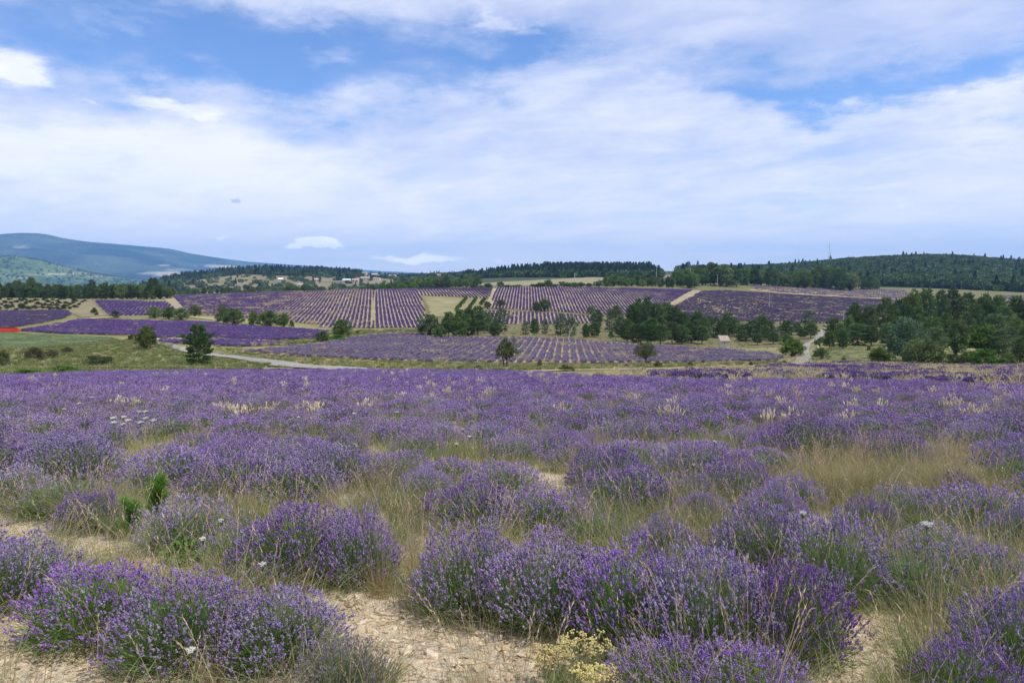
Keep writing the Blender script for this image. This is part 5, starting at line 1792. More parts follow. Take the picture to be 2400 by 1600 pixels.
for t in [
    ('lone', 467, 856, 764, 72, 'lone dark pine standing on the grass by the lane'),
    ('olive', 342, 818, 764, 50, 'round yellow-green tree left of the lone pine'),
    ('shrub', 228, 856, 833, 56, 'low dark shrub on the grass bank left of the lone pine'),
    ('brown_shrub', 82, 843, 812, 44, 'brownish shrub on the bank, larger of the left ones'),
    ('brown_shrub', 122, 838, 818, 30, 'brownish shrub on the bank between two others'),
    ('brown_shrub', 158, 828, 812, 26, 'small brownish shrub at the top of the bank'),
    ('shrub', 6, 860, 822, 44, 'dark shrub cut by the left edge on the bank'),
    ('green_shrub', 150, 876, 858, 90, 'green shrub along the edge of the near field at the left'),
    ('green_shrub', 60, 882, 866, 80, 'green shrub low at the field edge near the left border'),
    ('shrub', 307, 798, 784, 12, 'tiny dark shrub beside the round yellow-green tree'),
    ('shrub', 271, 745, 728, 22, 'small round shrub below the bright lavender field'),
    ('orchard', 221, 737, 722, 14, 'little tree alone right of the young orchard'),
    ('orchard', 227, 740, 732, 9, 'tiny shrub under the little tree right of the orchard'),
    ('oak', 362, 746, 718, 28, 'dark tree, left one of four before the bright field'),
    ('oak', 396, 748, 718, 36, 'dark tree, second of four before the bright field'),
    ('oak', 426, 750, 721, 32, 'dark tree, third of four before the bright field'),
    ('olive', 456, 742, 714, 28, 'grey-green round tree, last of four before the wide striped field'),
    ('oak', 525, 758, 715, 36, 'tall dark round tree, left of a close pair below the wide field'),
    ('oak', 548, 762, 723, 40, 'dark round tree, right of a close pair below the wide field'),
    ('oak', 594, 762, 728, 24, 'dark tree left of the broad olive-green one'),
    ('oak', 632, 767, 728, 46, 'broad olive-dark tree in the row below the wide field'),
    ('oak', 666, 767, 734, 30, 'dark tree ending the row below the wide field'),
    ('shrub', 684, 766, 753, 16, 'thin shrub right of the row below the wide field'),
    ('green_shrub', 590, 765, 750, 14, 'small green shrub at the foot of the tree row'),
    ('oak', 757, 801, 776, 25, 'small dark round tree by the long lavender field'),
    ('oak', 800, 790, 748, 40, 'dark round tree alone below the wide striped field'),
    ('green_shrub', 790, 800, 785, 55, 'green bank shrub between the two small dark trees'),
    ('shrub', 838, 782, 774, 12, 'small shrub on the grass bank right of the dark tree'),
    ('oak', 1006, 788, 736, 48, 'dense broadleaf tree at the left end of the middle copse'),
    ('light', 1030, 792, 766, 36, 'lighter green low tree in front of the middle copse'),
    ('pine', 1052, 790, 733, 40, 'pine with bare lower trunk in the middle copse, left'),
    ('pine', 1076, 792, 728, 42, 'pine with pale trunk in the middle copse, centre'),
    ('pine', 1098, 788, 726, 40, 'pine in the middle copse, right of the pale trunk'),
    ('pine', 1120, 784, 720, 46, 'tallest pine of the middle copse'),
    ('pine', 1134, 780, 732, 34, 'pine at the right edge of the middle copse'),
    ('pale_pine', 1148, 776, 731, 30, 'thin grey-green pine right of the middle copse'),
    ('pale_pine', 1174, 780, 722, 44, 'open layered pine right of the middle copse'),
    ('pine', 1160, 788, 752, 34, 'small dark pine at the foot of the layered pine'),
    ('oak', 1142, 724, 706, 18, 'small tree on the hedge bank left of the umbrella-shaped one'),
    ('almond2', 1173, 724, 702, 28, 'flat-crowned dark tree on the hedge bank'),
    ('oak', 1256, 731, 706, 24, 'left of two round trees on the hedge bank'),
    ('oak', 1276, 729, 700, 28, 'right of two round trees on the hedge bank'),
    ('pale_pine', 1232, 785, 752, 20, 'small pine, left of three on the slope behind the almond tree'),
    ('pine', 1253, 784, 748, 26, 'small pine, middle of three on the slope'),
    ('pale_pine', 1277, 783, 748, 20, 'small pine, right of three on the slope'),
    ('pale_pine', 1313, 786, 734, 36, 'layered bluish pine left of the pale leaning trunk'),
    ('pale_pine', 1338, 788, 742, 32, 'layered bluish pine over the pale leaning trunk'),
    ('pine', 1374, 792, 760, 24, 'low pine left of the tall slim one'),
    ('pine', 1394, 790, 756, 28, 'low pine beside the tall slim one'),
    ('pine', 1398, 770, 727, 28, 'tall slim pine against the lower striped field'),
    ('oak', 1385, 737, 716, 18, 'small round tree at the top right of the low striped field'),
    ('pale_pine', 1434, 778, 724, 38, 'grey-green pine at the left of the big copse'),
    ('oak', 1445, 742, 715, 22, 'round tree peeping over the grey-green pine'),
    ('green_shrub', 1432, 793, 777, 16, 'small green shrub under the grey-green pine'),
    ('almond', 1187, 863, 791, 64, 'slender young almond tree on the verge in the centre'),
    ('almond2', 1514, 857, 802, 62, 'umbrella-shaped almond tree on the verge right of centre'),
    ('almond', 1265, 862, 843, 16, 'tiny sapling on the verge between the almond trees'),
    ('shrub', 1325, 869, 856, 34, 'dark shrub on the verge left of the umbrella almond tree'),
    ('shrub', 1122, 866, 856, 18, 'small dark shrub on the verge left of the slender almond tree'),
    ('brown_shrub', 1080, 866, 857, 22, 'brownish low shrub on the verge'),
    ('shrub', 1542, 861, 849, 20, 'shrub on the verge right of the umbrella almond tree'),
    ('shrub', 1617, 858, 848, 10, 'small dot-like shrub on the verge at the right'),
    ('shrub', 1760, 857, 848, 12, 'little shrub on the verge near the lane'),
    ('shrub', 1838, 852, 844, 8, 'smallest shrub on the verge by the lane'),
    ('shrub', 1468, 862, 853, 9, 'stunted shrub on the verge before the umbrella tree'),
    ('oak', 1857, 836, 794, 50, 'dark round tree beside the lane'),
    ('green_shrub', 1922, 812, 791, 28, 'bright green shrub at the bend of the lane'),
    ('oak', 1926, 842, 814, 38, 'dark low tree right of the lane behind the white post'),
    ('shrub', 1977, 846, 838, 13, 'little green shrub in the clearing'),
    ('shrub', 2036, 823, 811, 13, 'small shrub at the back of the clearing'),
    ('oak', 2062, 855, 814, 52, 'dark small tree standing before the clearing'),
    ('willow', 2128, 848, 750, 88, 'big silvery grey-green willow at the edge of the right wood'),
    ('oak', 2162, 860, 792, 82, 'dark broad tree in front of the willow'),
    ('shrub', 2234, 862, 832, 40, 'olive shrub between the dark broad tree and the bright green one'),
    ('wide', 2308, 863, 820, 80, 'bright green spreading tree at the right edge of the near field'),
    ('oak', 2362, 860, 828, 40, 'dark shrub-like tree right of the bright green spreading one'),
    ('oak', 2270, 856, 822, 46, 'dark tree behind the olive shrub'),
    ('light', 2240, 835, 748, 60, 'tall light green tree behind the Y-shaped pole'),
    ('light', 2305, 835, 762, 84, 'wide light green tree right of the Y-shaped pole'),
    ('pale_pine', 2362, 828, 764, 50, 'bluish layered pine near the right edge'),
    ('light', 2290, 815, 768, 50, 'mid green tree between the two light green ones'),
]:
    tree(*t)

rg = np.random.default_rng(31)
for px, base, top, w in [(1478, 790, 716, 40), (1498, 786, 704, 44), (1516, 792, 700, 44), (1538, 795, 714, 46), (1560, 790, 712, 46), (1582, 792, 722, 42), (1600, 795, 734, 40), (1616, 790, 738, 40), (1634, 792, 730, 34), (1652, 796, 744, 40),
                         (1470, 800, 750, 40), (1492, 803, 760, 38), (1525, 806, 748, 46), (1548, 808, 762, 44), (1575, 806, 756, 44), (1598, 806, 762, 46), (1620, 803, 756, 44), (1645, 806, 765, 36), (1510, 778, 712, 40), (1455, 790, 742, 34), (1590, 775, 726, 36), (1655, 785, 742, 36)]:
    tree('pine', px, base, top, w, 'dark pine of the big dense copse left of the stone hut', 'pines of the big copse')
for px, base, top, w in [(1672, 790, 738, 32), (1690, 792, 752, 28), (1708, 790, 734, 38), (1722, 786, 750, 30), (1744, 790, 760, 32), (1764, 797, 750, 34), (1784, 800, 740, 38), (1802, 796, 752, 32), (1822, 800, 766, 34), (1842, 790, 752, 34), (1868, 784, 757, 28), (1895, 775, 727, 32),
                         (1900, 792, 758, 34), (1880, 790, 768, 28), (1812, 806, 778, 30), (1740, 800, 775, 26), (1846, 812, 784, 26), (1775, 808, 782, 26)]:
    tree('pine' if rg.random() < 0.75 else 'pale_pine', px, base, top, w, 'pine of the loose grove between the stone hut and the lane', 'pines between the hut and the lane')
for px, base, top, w in [(1952, 800, 746, 40), (1968, 806, 756, 38), (1990, 800, 742, 40), (2004, 795, 712, 46), (2034, 795, 719, 34), (2070, 790, 701, 46), (2104, 785, 704, 44), (2136, 790, 682, 54), (2168, 785, 680, 54), (2200, 782, 684, 50), (2232, 780, 681, 52), (2262, 780, 690, 48),
                         (2300, 782, 688, 54), (2338, 785, 696, 50), (2376, 790, 698, 54), (2405, 790, 706, 50), (2440, 795, 710, 54), (1975, 818, 770, 40), (2010, 810, 760, 44), (2042, 812, 764, 42), (2080, 812, 760, 44), (2110, 808, 745, 46), (2180, 815, 745, 50), (2215, 812, 735, 46), (2262, 810, 735, 48),
                         (2330, 815, 738, 50), (2375, 812, 742, 46), (2410, 830, 752, 52), (2450, 830, 750, 52), (2150, 800, 722, 44), (2280, 795, 715, 44), (2350, 800, 720, 46), (2390, 850, 790, 46), (2440, 856, 800, 50), (1945, 815, 776, 36), (1958, 792, 758, 30), (2025, 780, 740, 34), (2090, 775, 730, 34),
                         (2480, 800, 712, 50), (2500, 840, 770, 50), (2540, 810, 715, 54), (2150, 770, 692, 40), (2215, 768, 700, 40), (2320, 770, 705, 40), (2390, 775, 708, 40), (2120, 830, 775, 46), (2190, 838, 770, 46), (2340, 838, 775, 44)]:
    tree('pine' if rg.random() < 0.8 else 'oak', px, base, top, w, 'dark tree of the dense wood on the right', 'trees of the right wood')

# the long pine line on the left, with the broader green trees at its right end
for i, px in enumerate(np.arange(-110, 402, 8.6)):
    px = px + rg.normal() * 3
    k = 'pine' if px < 270 or rg.random() < 0.3 else ('light' if rg.random() < 0.4 else 'oak')
    lab = 'dark pine of the long line behind the young orchard' if k == 'pine' else 'rounder green tree at the right end of the long pine line'
    tree(k, px, 0, 668 + rg.normal() * 4 - (12 if i % 17 == 4 else 0) - 3 * math.sin(px / 40), None if k == 'pine' else 28, lab, 'long dark tree line on the left', Y=338 + rg.random() * 16)
for px in np.arange(-100, 300, 17):
    tree('pine', px + rg.normal() * 5, 0, 672 + rg.normal() * 4, None, 'dark pine of the long line behind the young orchard', 'long dark tree line on the left', Y=362 + rg.random() * 12)
for px in np.arange(395, 600, 8):
    tree('pine' if rg.random() < .6 else 'oak', px + rg.normal() * 3, 0, 681 + rg.normal() * 3 - 4 * (px > 520), None, 'tree showing its top over the wide striped field on the left', 'tree tops behind the wide striped field', Y=420 + rg.random() * 30)
for px in np.arange(655, 880, 8.5):
    tree('oak' if rg.random() < .7 else 'light', px + rg.normal() * 3, 0, 676 + rg.normal() * 2.5 - 6 * (px < 740), None, 'green tree peeping over the crest below the village', 'green trees under the village', Y=450 + rg.random() * 40)
for px in np.arange(885, 985, 7):
    tree('oak' if rg.random() < .6 else 'light', px + rg.normal() * 3, 0, 672 + rg.normal() * 3 - 0.10 * (px - 885), None, 'green tree on the crest right of the village', 'green trees on the crest right of the village', Y=440 + rg.random() * 60)
for px in np.arange(975, 1120, 6.5):
    tree('oak' if rg.random() < .6 else 'light', px + rg.normal() * 3, 0, 655 + rg.normal() * 4 - 0.06 * (px - 975), None, 'green tree on the slope left of the pale stubble field', 'trees left of the stubble field', Y=500 + rg.random() * 90)
for px, top in [(1110, 665), (1128, 668), (1145, 664), (1173, 660), (1190, 668), (1213, 667), (1250, 668), (1266, 665), (1285, 654), (1298, 666), (1320, 660), (1345, 664), (1362, 664), (1380, 662), (1404, 657), (1420, 648)]:
    tree('oak' if rg.random() < .6 else 'shrub', px, 0, top + rg.normal(), 18 + rg.random() * 14, 'shrubby tree along the hedge between the crest and the stubble field', 'hedge above the striped field', Y=424 + rg.random() * 8)
for px in np.arange(1425, 1630, 6):
    tree('oak' if rg.random() < .55 else ('pine' if rg.random() < .5 else 'light'), px + rg.normal() * 3, 0, 650 + rg.normal() * 4 - 6 * (px > 1580), None, 'tree of the belt behind the big striped field', 'tree belt behind the big striped field', Y=455 + rg.random() * 45)
for px in np.arange(1600, 2060, 9):
    pk = rg.random()
    y0 = np.interp(px, [1600, 1700, 1800, 1900, 2060], [492, 500, 518, 540, 575])
    top = np.interp(px, [1600, 1680, 1800, 1860, 1950, 2010, 2060], [638, 622, 634, 640, 630, 640, 655])
    tree('oak' if pk < .5 else ('pine' if pk < .9 else 'light'), px + rg.normal() * 4, 0, top + rg.normal() * 5, None, 'tree of the dark belt above the right lavender slopes', 'dark tree belt above the right slopes', Y=y0 + rg.random() * 45)
for px in np.arange(2080, 2420, 11):
    tree('oak' if rg.random() < .6 else 'light', px + rg.normal() * 4, 0, 668 + rg.normal() * 4 + 4 * (px > 2300), None, 'bushy tree at the foot of the wooded hill on the right', 'trees at the foot of the wooded hill', Y=640 + rg.random() * 60)

# the young orchard and the little rows in the pasture
_op = world_poly(P_ORCHARD)
for r in range(6):
    for c in range(16):
        px = -40 + c * 16.5 + 8 * (r % 2) + rg.normal() * 3.5
        py = 703 + r * 4.6 + rg.normal() * 1.2
        if px > 205 - 6 * r + 20 * (r == 3) or rg.random() < 0.14:
            continue
        hgt = rg.uniform(4.5, 9) * (0.8 + 0.05 * r)
        tree('orchard', px, py, py - hgt, hgt * rg.uniform(1.4, 2.2), 'young orchard tree in the %s row from the back' % nth(r + 1), 'young orchard trees')
for (x0, y0), (x1, y1), n, which in [((1093, 699), (1070, 727), 7, 'left'), ((1116, 699), (1095, 731), 8, 'middle'), ((1136, 701), (1128, 713), 4, 'right')]:
    for k in range(n):
        t = k / (n - 1)
        tree('green_shrub', x0 + (x1 - x0) * t, y0 + (y1 - y0) * t + 3, y0 + (y1 - y0) * t - 6 - 3 * t, 9 + 3 * t, 'small green tree in the %s row of the dry pasture' % which, 'rows of small trees in the pasture')


for _lab, _obs in _bylab.items():
    number(_obs, _lab + ', %s from the left')


# woods on the far slopes, each seen as one mass
def wood(name, n, xr, yr, keep, size, label, seed, pick=(0, 4), conifer=0.15):
    rng = np.random.default_rng(seed)
    px = rng.uniform(*xr, n)
    Y = np.sqrt(rng.uniform(yr[0] ** 2, yr[1] ** 2, n))
    k = keep(px, Y, rng)
    px, Y = px[k], Y[k]
    X = (px - 1200) / F * Y
    n = len(X)
    s = (size(px) if callable(size) else size) * (0.62 + 0.75 * rng.random(n) ** 1.3)
    con = rng.random(n) < (conifer(px) if callable(conifer) else conifer)
    pk = np.where(con, rng.integers(4, 6, n), rng.integers(0, 4, n))
    scl = np.stack([s * np.where(con, 0.95, 1.35), s * np.where(con, 0.95, 1.35), s * np.where(con, 1.45, 0.95)], 1)
    scatter(name, np.stack([X, Y, terrain(X, Y) - 0.4], 1), rng.random(n) * 6.28, scl, FAR_TREE, 'far_tree', label, pick=pk)


def lower(px):
    return np.interp(px, [1080, 1440, 1500, 1640, 1700, 1800, 2000, 2150, 2400, 2800], [800, 700, 640, 590, 600, 640, 665, 655, 600, 590])


wood('woods', 26000, (1590, 2900), (590, 1260), lambda p, Y, r: Y > lower(p) + 10, 7.6, 'dense wood covering the hill on the right', 41, conifer=0.015)
wood('woods', 7000, (1085, 1545), (690, 1230), lambda p, Y, r: (Y > lower(p) + 20 + 0.6 * np.maximum(0, 1300 - p)) & (Y < 1010 + 80 * (p > 1300)), 6.0, 'wood on the ridge behind the stubble field', 42, conifer=0.25)
wood('woods', 1000, (1285, 1525), (1080, 1180), lambda p, Y, r: r.random(len(p)) < 0.55 + 0.4 * (fbm(p / 14, Y / 50, 2) > -0.2), 7.4, 'tall conifer plantation along the skyline', 43, conifer=1.0)
wood('woods', 420, (1090, 1290), (1040, 1180), lambda p, Y, r: r.random(len(p)) < 0.9, lambda p: np.interp(p, [1090, 1180, 1290], [3.5, 6.0, 8.0]), 'conifers on the skyline left of the plantation', 47, conifer=0.8)
wood('woods', 5200, (380, 850), (1080, 1580), lambda p, Y, r: Y > np.interp(p, [380, 470, 560, 640, 800, 850], [1250, 1260, 1330, 1250, 1270, 1330]), 6.8, 'dark wood on the low hill left of the village', 44, conifer=0.3)
wood('woods', 1900, (370, 1060), (600, 1330), lambda p, Y, r: fbm(p / 23, Y / 60, 2) + 0.25 * (p > 930) > 0.17, 5.0, 'scattered trees round the village', 45, conifer=0.15)
wood('woods', 1600, (850, 1130), (900, 1500), lambda p, Y, r: (fbm(p / 23, Y / 60, 2) > -0.2) & (Y > 1250 - 1.5 * np.maximum(0, p - 960)), 5.0, 'trees on the skyline behind the village', 46, conifer=0.15)
wood('woods', 1500, (-200, 420), (700, 1500), lambda p, Y, r: r.random(len(p)) < 0.5, 7, 'trees in the valley behind the long pine line', 48, conifer=0.2)


def wood_on(V, n, size, label, seed, py_max):
    """scrub and trees standing on a far slope"""
    rng = np.random.default_rng(seed)
    i = rng.integers(0, len(V) - 100, n)
    j = i + rng.choice([1, -1], n)
    j2 = np.clip(i + rng.choice([80, -80], n), 0, len(V) - 1)
    a, b = rng.random((n, 1)), rng.random((n, 1)) * 0.5
    P = V[i] + (V[j] - V[i]) * a + (V[j2] - V[i]) * b
    far_ = np.linalg.norm(V[j] - V[i], axis=1) < 400
    k = far_ & (fbm(P[:, 0] / 150, P[:, 1] / 300, 4) + 0.35 * rng.normal(size=n) > 0.05) & (P[:, 2] > -58)
    P = P[k]
    s = size * (0.5 + 0.9 * rng.random(len(P)))
    scatter('woods', P, rng.random(len(P)) * 6.28, np.stack([s * 1.4, s * 1.4, s], 1), FAR_TREE, 'far_tree', label, pick=rng.integers(0, 4, len(P)))


wood_on(HILL_V, 9000, 7.0, 'scrub and trees dotting the green hill', 51, 0)


# ---------------------------------------------------------------- buildings, poles and other things on the hills
def wall_mat(name, col, stone=False):
    m, t = new_mat(name)
    tc = t.n.new('ShaderNodeTexCoord')
    n = t.noise(tc.outputs['Object'], 1.3, 6, 0.6)
    c = t.mix(t.ss(n, 0.3, 0.7), tuple(x * 0.85 for x in col), tuple(min(1, x * 1.12) for x in col))
    if stone:
        vo = t.n.new('ShaderNodeTexVoronoi')
        mp = t.n.new('ShaderNodeMapping')
        mp.inputs['Scale'].default_value = (3.2, 3.2, 5.5)
        t.l.new(tc.outputs['Object'], mp.inputs[0])
        t.l.new(mp.outputs[0], vo.inputs['Vector'])
        vo.inputs['Scale'].default_value = 1.0
        c = t.mix(t.m('MULTIPLY', vo.outputs['Color'], 0.45), c, tuple(x * 0.6 for x in col))
        finish(t, principled(t, c, 0.95, vo.outputs['Distance'], 0.6, 0.05, 0.1))
    else:
        finish(t, principled(t, c, 0.9, n, 0.2, 0.02, 0.1))
    return m


M_RUBBLE = wall_mat('rubble_wall', (0.56, 0.52, 0.43), True)
M_TILE = simple_mat('clay_tile', (0.47, 0.39, 0.32), 0.85, 2.5, 0.25)
M_TILE2 = simple_mat('pale_tile', (0.46, 0.37, 0.30), 0.85, 2.5, 0.2)
M_RENDER = [wall_mat('cream_render', (0.55, 0.49, 0.40)), wall_mat('white_render', (0.68, 0.66, 0.61)), wall_mat('pink_render', (0.56, 0.40, 0.31)), wall_mat('stone_render', (0.42, 0.37, 0.29), True)]
M_DARK = simple_mat('dark_opening', (0.025, 0.025, 0.028), 0.6)
M_CONC = simple_mat('concrete', (0.42, 0.41, 0.39), 0.8, 4, 0.12)
M_STEEL = simple_mat('galvanised_steel', (0.42, 0.44, 0.46), 0.5, 4, 0.12)
M_WHITE = simple_mat('white_paint', (0.75, 0.75, 0.73), 0.5, 3, 0.08)
M_RED = simple_mat('red_cloth', (0.62, 0.055, 0.025), 0.6, 1.2, 0.15)
M_WIRE = simple_mat('wire', (0.30, 0.31, 0.32), 0.5)


def gable(mb, w, d, h, over, th=0.14):
    """two roof slopes with thickness, ridge along x"""
    for s in (-1, 1):
        a = [(-w / 2 - over, s * (d / 2 + over), -over * h / (d / 2)), (w / 2 + over, s * (d / 2 + over), -over * h / (d / 2)), (w / 2 + over, 0, h), (-w / 2 - over, 0, h)]
        V = a + [(x, y, z + th) for x, y, z in a]
        mb.add(V, [(0, 1, 2, 3)[::-1], (4, 5, 6, 7), (0, 4, 5, 1), (1, 5, 6, 2), (2, 6, 7, 3), (3, 7, 4, 0)])


def house(px, base, wpx, hpx, roof_px, label, wall=0, tile=None, wins=2, rot=0.0, far=560, chimney=False, name='house', depth=0.7, group=None):
    X, Y, z = hit_far(px, base, far)
    w, h, rh = 1.15 * wpx / F * Y, 1.2 * hpx / F * Y, roof_px / F * Y
    d = max(4.0, w * depth)
    e = tag(bpy.data.objects.new(name, None), label, 'house', group)
    COL.objects.link(e)
    e.location = (X, Y + d / 2, z - 0.5)
    e.rotation_euler = (0, 0, rot)
    h += 0.5
    mb = MB()
    box(mb, (-w / 2, -d / 2, -1.5), (w / 2, d / 2, h))
    for s in (-1, 1):
        mb.add([(s * w / 2, -d / 2, h), (s * w / 2, d / 2, h), (s * w / 2, 0, h + rh)], [(0, 1, 2)])
    wl = put('wall', mb.mesh('wall', M_RENDER[wall]), e)
    rb = MB()
    gable(rb, w, d, rh, 0.35)
    rf = put('roof', rb.mesh('roof', tile or M_TILE2), e, (0, 0, h + 0.01))
    if chimney:
        cb = MB()
        box(cb, (-0.4, -0.4, 0), (0.4, 0.4, rh + 1.2))
        put('chimney', cb.mesh('chimney', M_RENDER[wall]), rf, (w * 0.3, 0.6, 0))
    for i in range(wins):
        x = (i + 0.5) / wins * w - w / 2
        wb = MB()
        ww, wh = min(1.3, w / wins * 0.4), min(1.8, h * 0.38)
        box(wb, (-ww / 2, -0.06, 0), (ww / 2, 0.05, wh))
        put('window', wb.mesh('window', M_DARK), e, (x, -d / 2, h * 0.45))
    return e


house(657, 659, 9, 4, 3, 'white gabled house among dark trees at the left of the village', 1, M_WHITE, 2)
house(741, 663, 8, 7, 2.2, 'pinkish house with white gable beside the cypresses', 2, M_TILE, 2, 0.3)
house(703, 672, 9, 4, 2, 'low cream house at the lower left of the village', 0, None, 2)
house(716, 676, 14, 3, 2, 'long low building partly behind trees at the village foot', 0, None, 3)
house(790, 668, 24, 7, 0.8, 'ruined grey wall-like building below the village', 3, None, 2, 0.15)
house(812, 663, 16, 6, 2.2, 'white barn with dark arches in the village', 1, M_WHITE, 3, -0.2)
house(832, 663, 14, 6, 2, 'pink house with an arched opening right of the white barn', 2, M_TILE, 2)
house(829, 645, 13, 4, 1.6, 'left part of the long stone farm on the skyline', 3, None, 3)
house(847, 646, 20, 5.5, 1.4, 'long cream stone farm topping the village', 0, None, 4)
house(855, 657, 18, 5, 2, 'pale house in front of the village centre', 0, None, 3)
house(866, 652, 10, 4, 1.8, 'small cream house under the tall house', 1, None, 2)
house(877, 651, 11, 6.5, 2, 'tall cream house in the middle of the village', 0, None, 2, 0.1, chimney=True)
house(891, 650, 9, 3.6, 1.6, 'small house right of the tall cream one', 0, None, 2)
house(882, 657, 14, 4, 1.2, 'low terrace house at the front of the village', 1, None, 3)
house(919, 652, 14, 5, 1.8, 'white house with dark terrace at the right of the village', 1, None, 3)
house(924, 670, 14, 5, 2.2, 'cream house with pale roof alone below the village', 0, M_TILE2, 2, 0.4)
house(972, 646, 10, 3, 1, 'pale low house on the wooded skyline', 1, None, 2)
house(1027, 652, 9, 7, 1, 'square stone tower house among trees at the right', 3, None, 1)
house(1396, 639, 14, 2.6, 1.2, 'pale long house in the wood below the plantation', 2, None, 3, far=720)
house(282, 651, 7, 4, 1.6, 'bright white house far away on the valley floor at the left', 1, M_WHITE, 2, far=1250)
_cy = []
for px, b in [(747, 662), (794, 660), (680, 655), (700, 652)]:
    _cy.append(tree('cypress', px, b, b - 12, None, 'slim dark cypress', 'cypresses by the village', far=700))
number([c for c in _cy if c], 'slim dark cypress beside the village houses, %s from the left')


def build_hut():
    X, Y, z = hit(1701, 819)
    s = Y / F
    w, h, d = 20.5 * s, 19.5 * s, 3.0
    e = tag(bpy.data.objects.new('stone_hut', None), 'small stone hut with a clay tile roof beside the pine copse', 'hut')
    COL.objects.link(e)
    e.location = (X, Y + d / 2, z)
    e.rotation_euler = (0, 0, -0.10)
    mb = MB()
    box(mb, (-w / 2, -d / 2, -0.6), (w / 2, d / 2, h))
    for q in (-1, 1):
        mb.add([(q * w / 2, -d / 2, h), (q * w / 2, d / 2, h), (q * w / 2, d / 2, h + 0.9)], [(0, 1, 2)])
    mb.add([(-w / 2, d / 2, h), (w / 2, d / 2, h), (w / 2, d / 2, h + 0.9), (-w / 2, d / 2, h + 0.9)], [(0, 1, 2, 3)])
    put('wall', mb.mesh('wall', M_RUBBLE), e)
    rb = MB()
    o = 0.14
    sl = 0.9 / d
    a = [(-w / 2 - o, -d / 2 - o * 1.6, h - sl * o * 1.6), (w / 2 + o, -d / 2 - o * 1.6, h - sl * o * 1.6), (w / 2 + o, d / 2 + o, h + 0.9 + sl * o), (-w / 2 - o, d / 2 + o, h + 0.9 + sl * o)]
    rb.add([(x, y, q + 0.01) for x, y, q in a] + [(x, y, q + 0.12) for x, y, q in a], [(3, 2, 1, 0), (4, 5, 6, 7), (0, 1, 5, 4), (1, 2, 6, 5), (2, 3, 7, 6), (3, 0, 4, 7)])
    n = 11
    rt = put('roof', rb.mesh('roof', M_TILE), e)
    for k in range(n):                       # rounded tile courses running down the slope
        x = -w / 2 - o + (k + 0.5) * (w + 2 * o) / n
        tb = MB()
        tube(tb, [(x, a[0][1] - 0.03, a[0][2] + 0.14), (x, a[2][1], a[2][2] + 0.14)], 0.085, 6)
        put('tile_course', tb.mesh('tile_course', M_TILE), rt)
    wb = MB()
    box(wb, (-0.09, -0.04, 0), (0.09, 0.06, 0.36))
    put('window_opening', wb.mesh('window_opening', M_DARK), e, (-0.15, -d / 2, h - 0.62))
    eb = MB()
    box(eb, (-w / 2 - 0.03, -0.10, -0.09), (w / 2 + 0.03, -0.001, 0.0))
    put('eaves_course', eb.mesh('eaves_course', M_TILE2), e, (0, -d / 2, h - 0.03))


build_hut()


def pole(px, base, top, label, arm=1.6, mat=None, wood=False, Y=None, white_top=False):
    if Y:
        X = ray(px, top)[0] * Y
        z = hz(X, Y)
    elif base < 676:
        X, Y, z = hit_far(px, base, 430)
    else:
        X, Y, z = hit(px, base)
    H = CAMZ + Y * ray(px, top)[1] - z
    e = tag(bpy.data.objects.new('utility_pole', None), label, 'utility pole')
    COL.objects.link(e)
    e.location = (X, Y, z)
    mb = MB()
    tube(mb, [(0, 0, -0.5), (0, 0, H * .5), (0, 0, H)], [0.16, 0.14, 0.10], 8)
    put('post', mb.mesh('post', mat or M_CONC), e)
    if arm:
        ab = MB()
        box(ab, (-arm / 2, -0.19, H - 0.30), (arm / 2, -0.13, H - 0.18))
        ar = put('crossarm', ab.mesh('crossarm', M_STEEL), e)
        for x in (-0.45, 0, 0.45):
            ib = MB()
            tube(ib, [(x * arm, -0.16, H - 0.18), (x * arm, -0.16, H - 0.05), (x * arm, -0.16, H + 0.06)], [0.03, 0.06, 0.03], 6)
            put('insulator', ib.mesh('insulator', M_STEEL), ar)
    return Vector((X, Y, z + H))


pa = pole(1978, 800, 730, 'tall pale concrete pole in the grove right of the lane', 1.6, Y=225)
pb = pole(1681, 680, 643, 'white concrete pole at the crest above the dark slope', 1.2)
pc = pole(1803, 720, 678, 'thin pale pole standing in the dark lavender slope', 0)
pd = pole(1539, 0, 622, 'grey pole with crossarm on the skyline right of the plantation', 2.6, M_STEEL, Y=560)
pe = pole(1618, 0, 627, 'short white pole above the tree belt', 0.0, M_WHITE, Y=520)
pf = pole(2254, 0, 660, 'wooden pole at the foot of the wooded hill', 1.2, M_BARK, Y=600)
pg = pole(2175, 0, 654, 'far wooden pole left of the other at the wooded hill', 1.2, M_BARK, Y=680)
ph = pole(1347, 648, 640, 'small white post at the top of the stubble field', 0, M_WHITE, Y=640)


def cable(a, b, sag, label, r=0.035):
    a, b = Vector(a), Vector(b)
    pts = [tuple(a.lerp(b, t) - Vector((0, 0, sag * 4 * t * (1 - t)))) for t in np.linspace(0, 1, 14)]
    mb = MB()
    tube(mb, pts, r, 5)
    put('cable', mb.mesh('cable', M_WIRE), label=label, cat='cable')


_e = Vector((ray(2600, 700)[0] * 300, 300, CAMZ + 300 * ray(2600, 690)[1]))
cable(pa + Vector((0, -0.16, -0.05)), _e, 1.6, 'pale power line running from the concrete pole over the right wood')

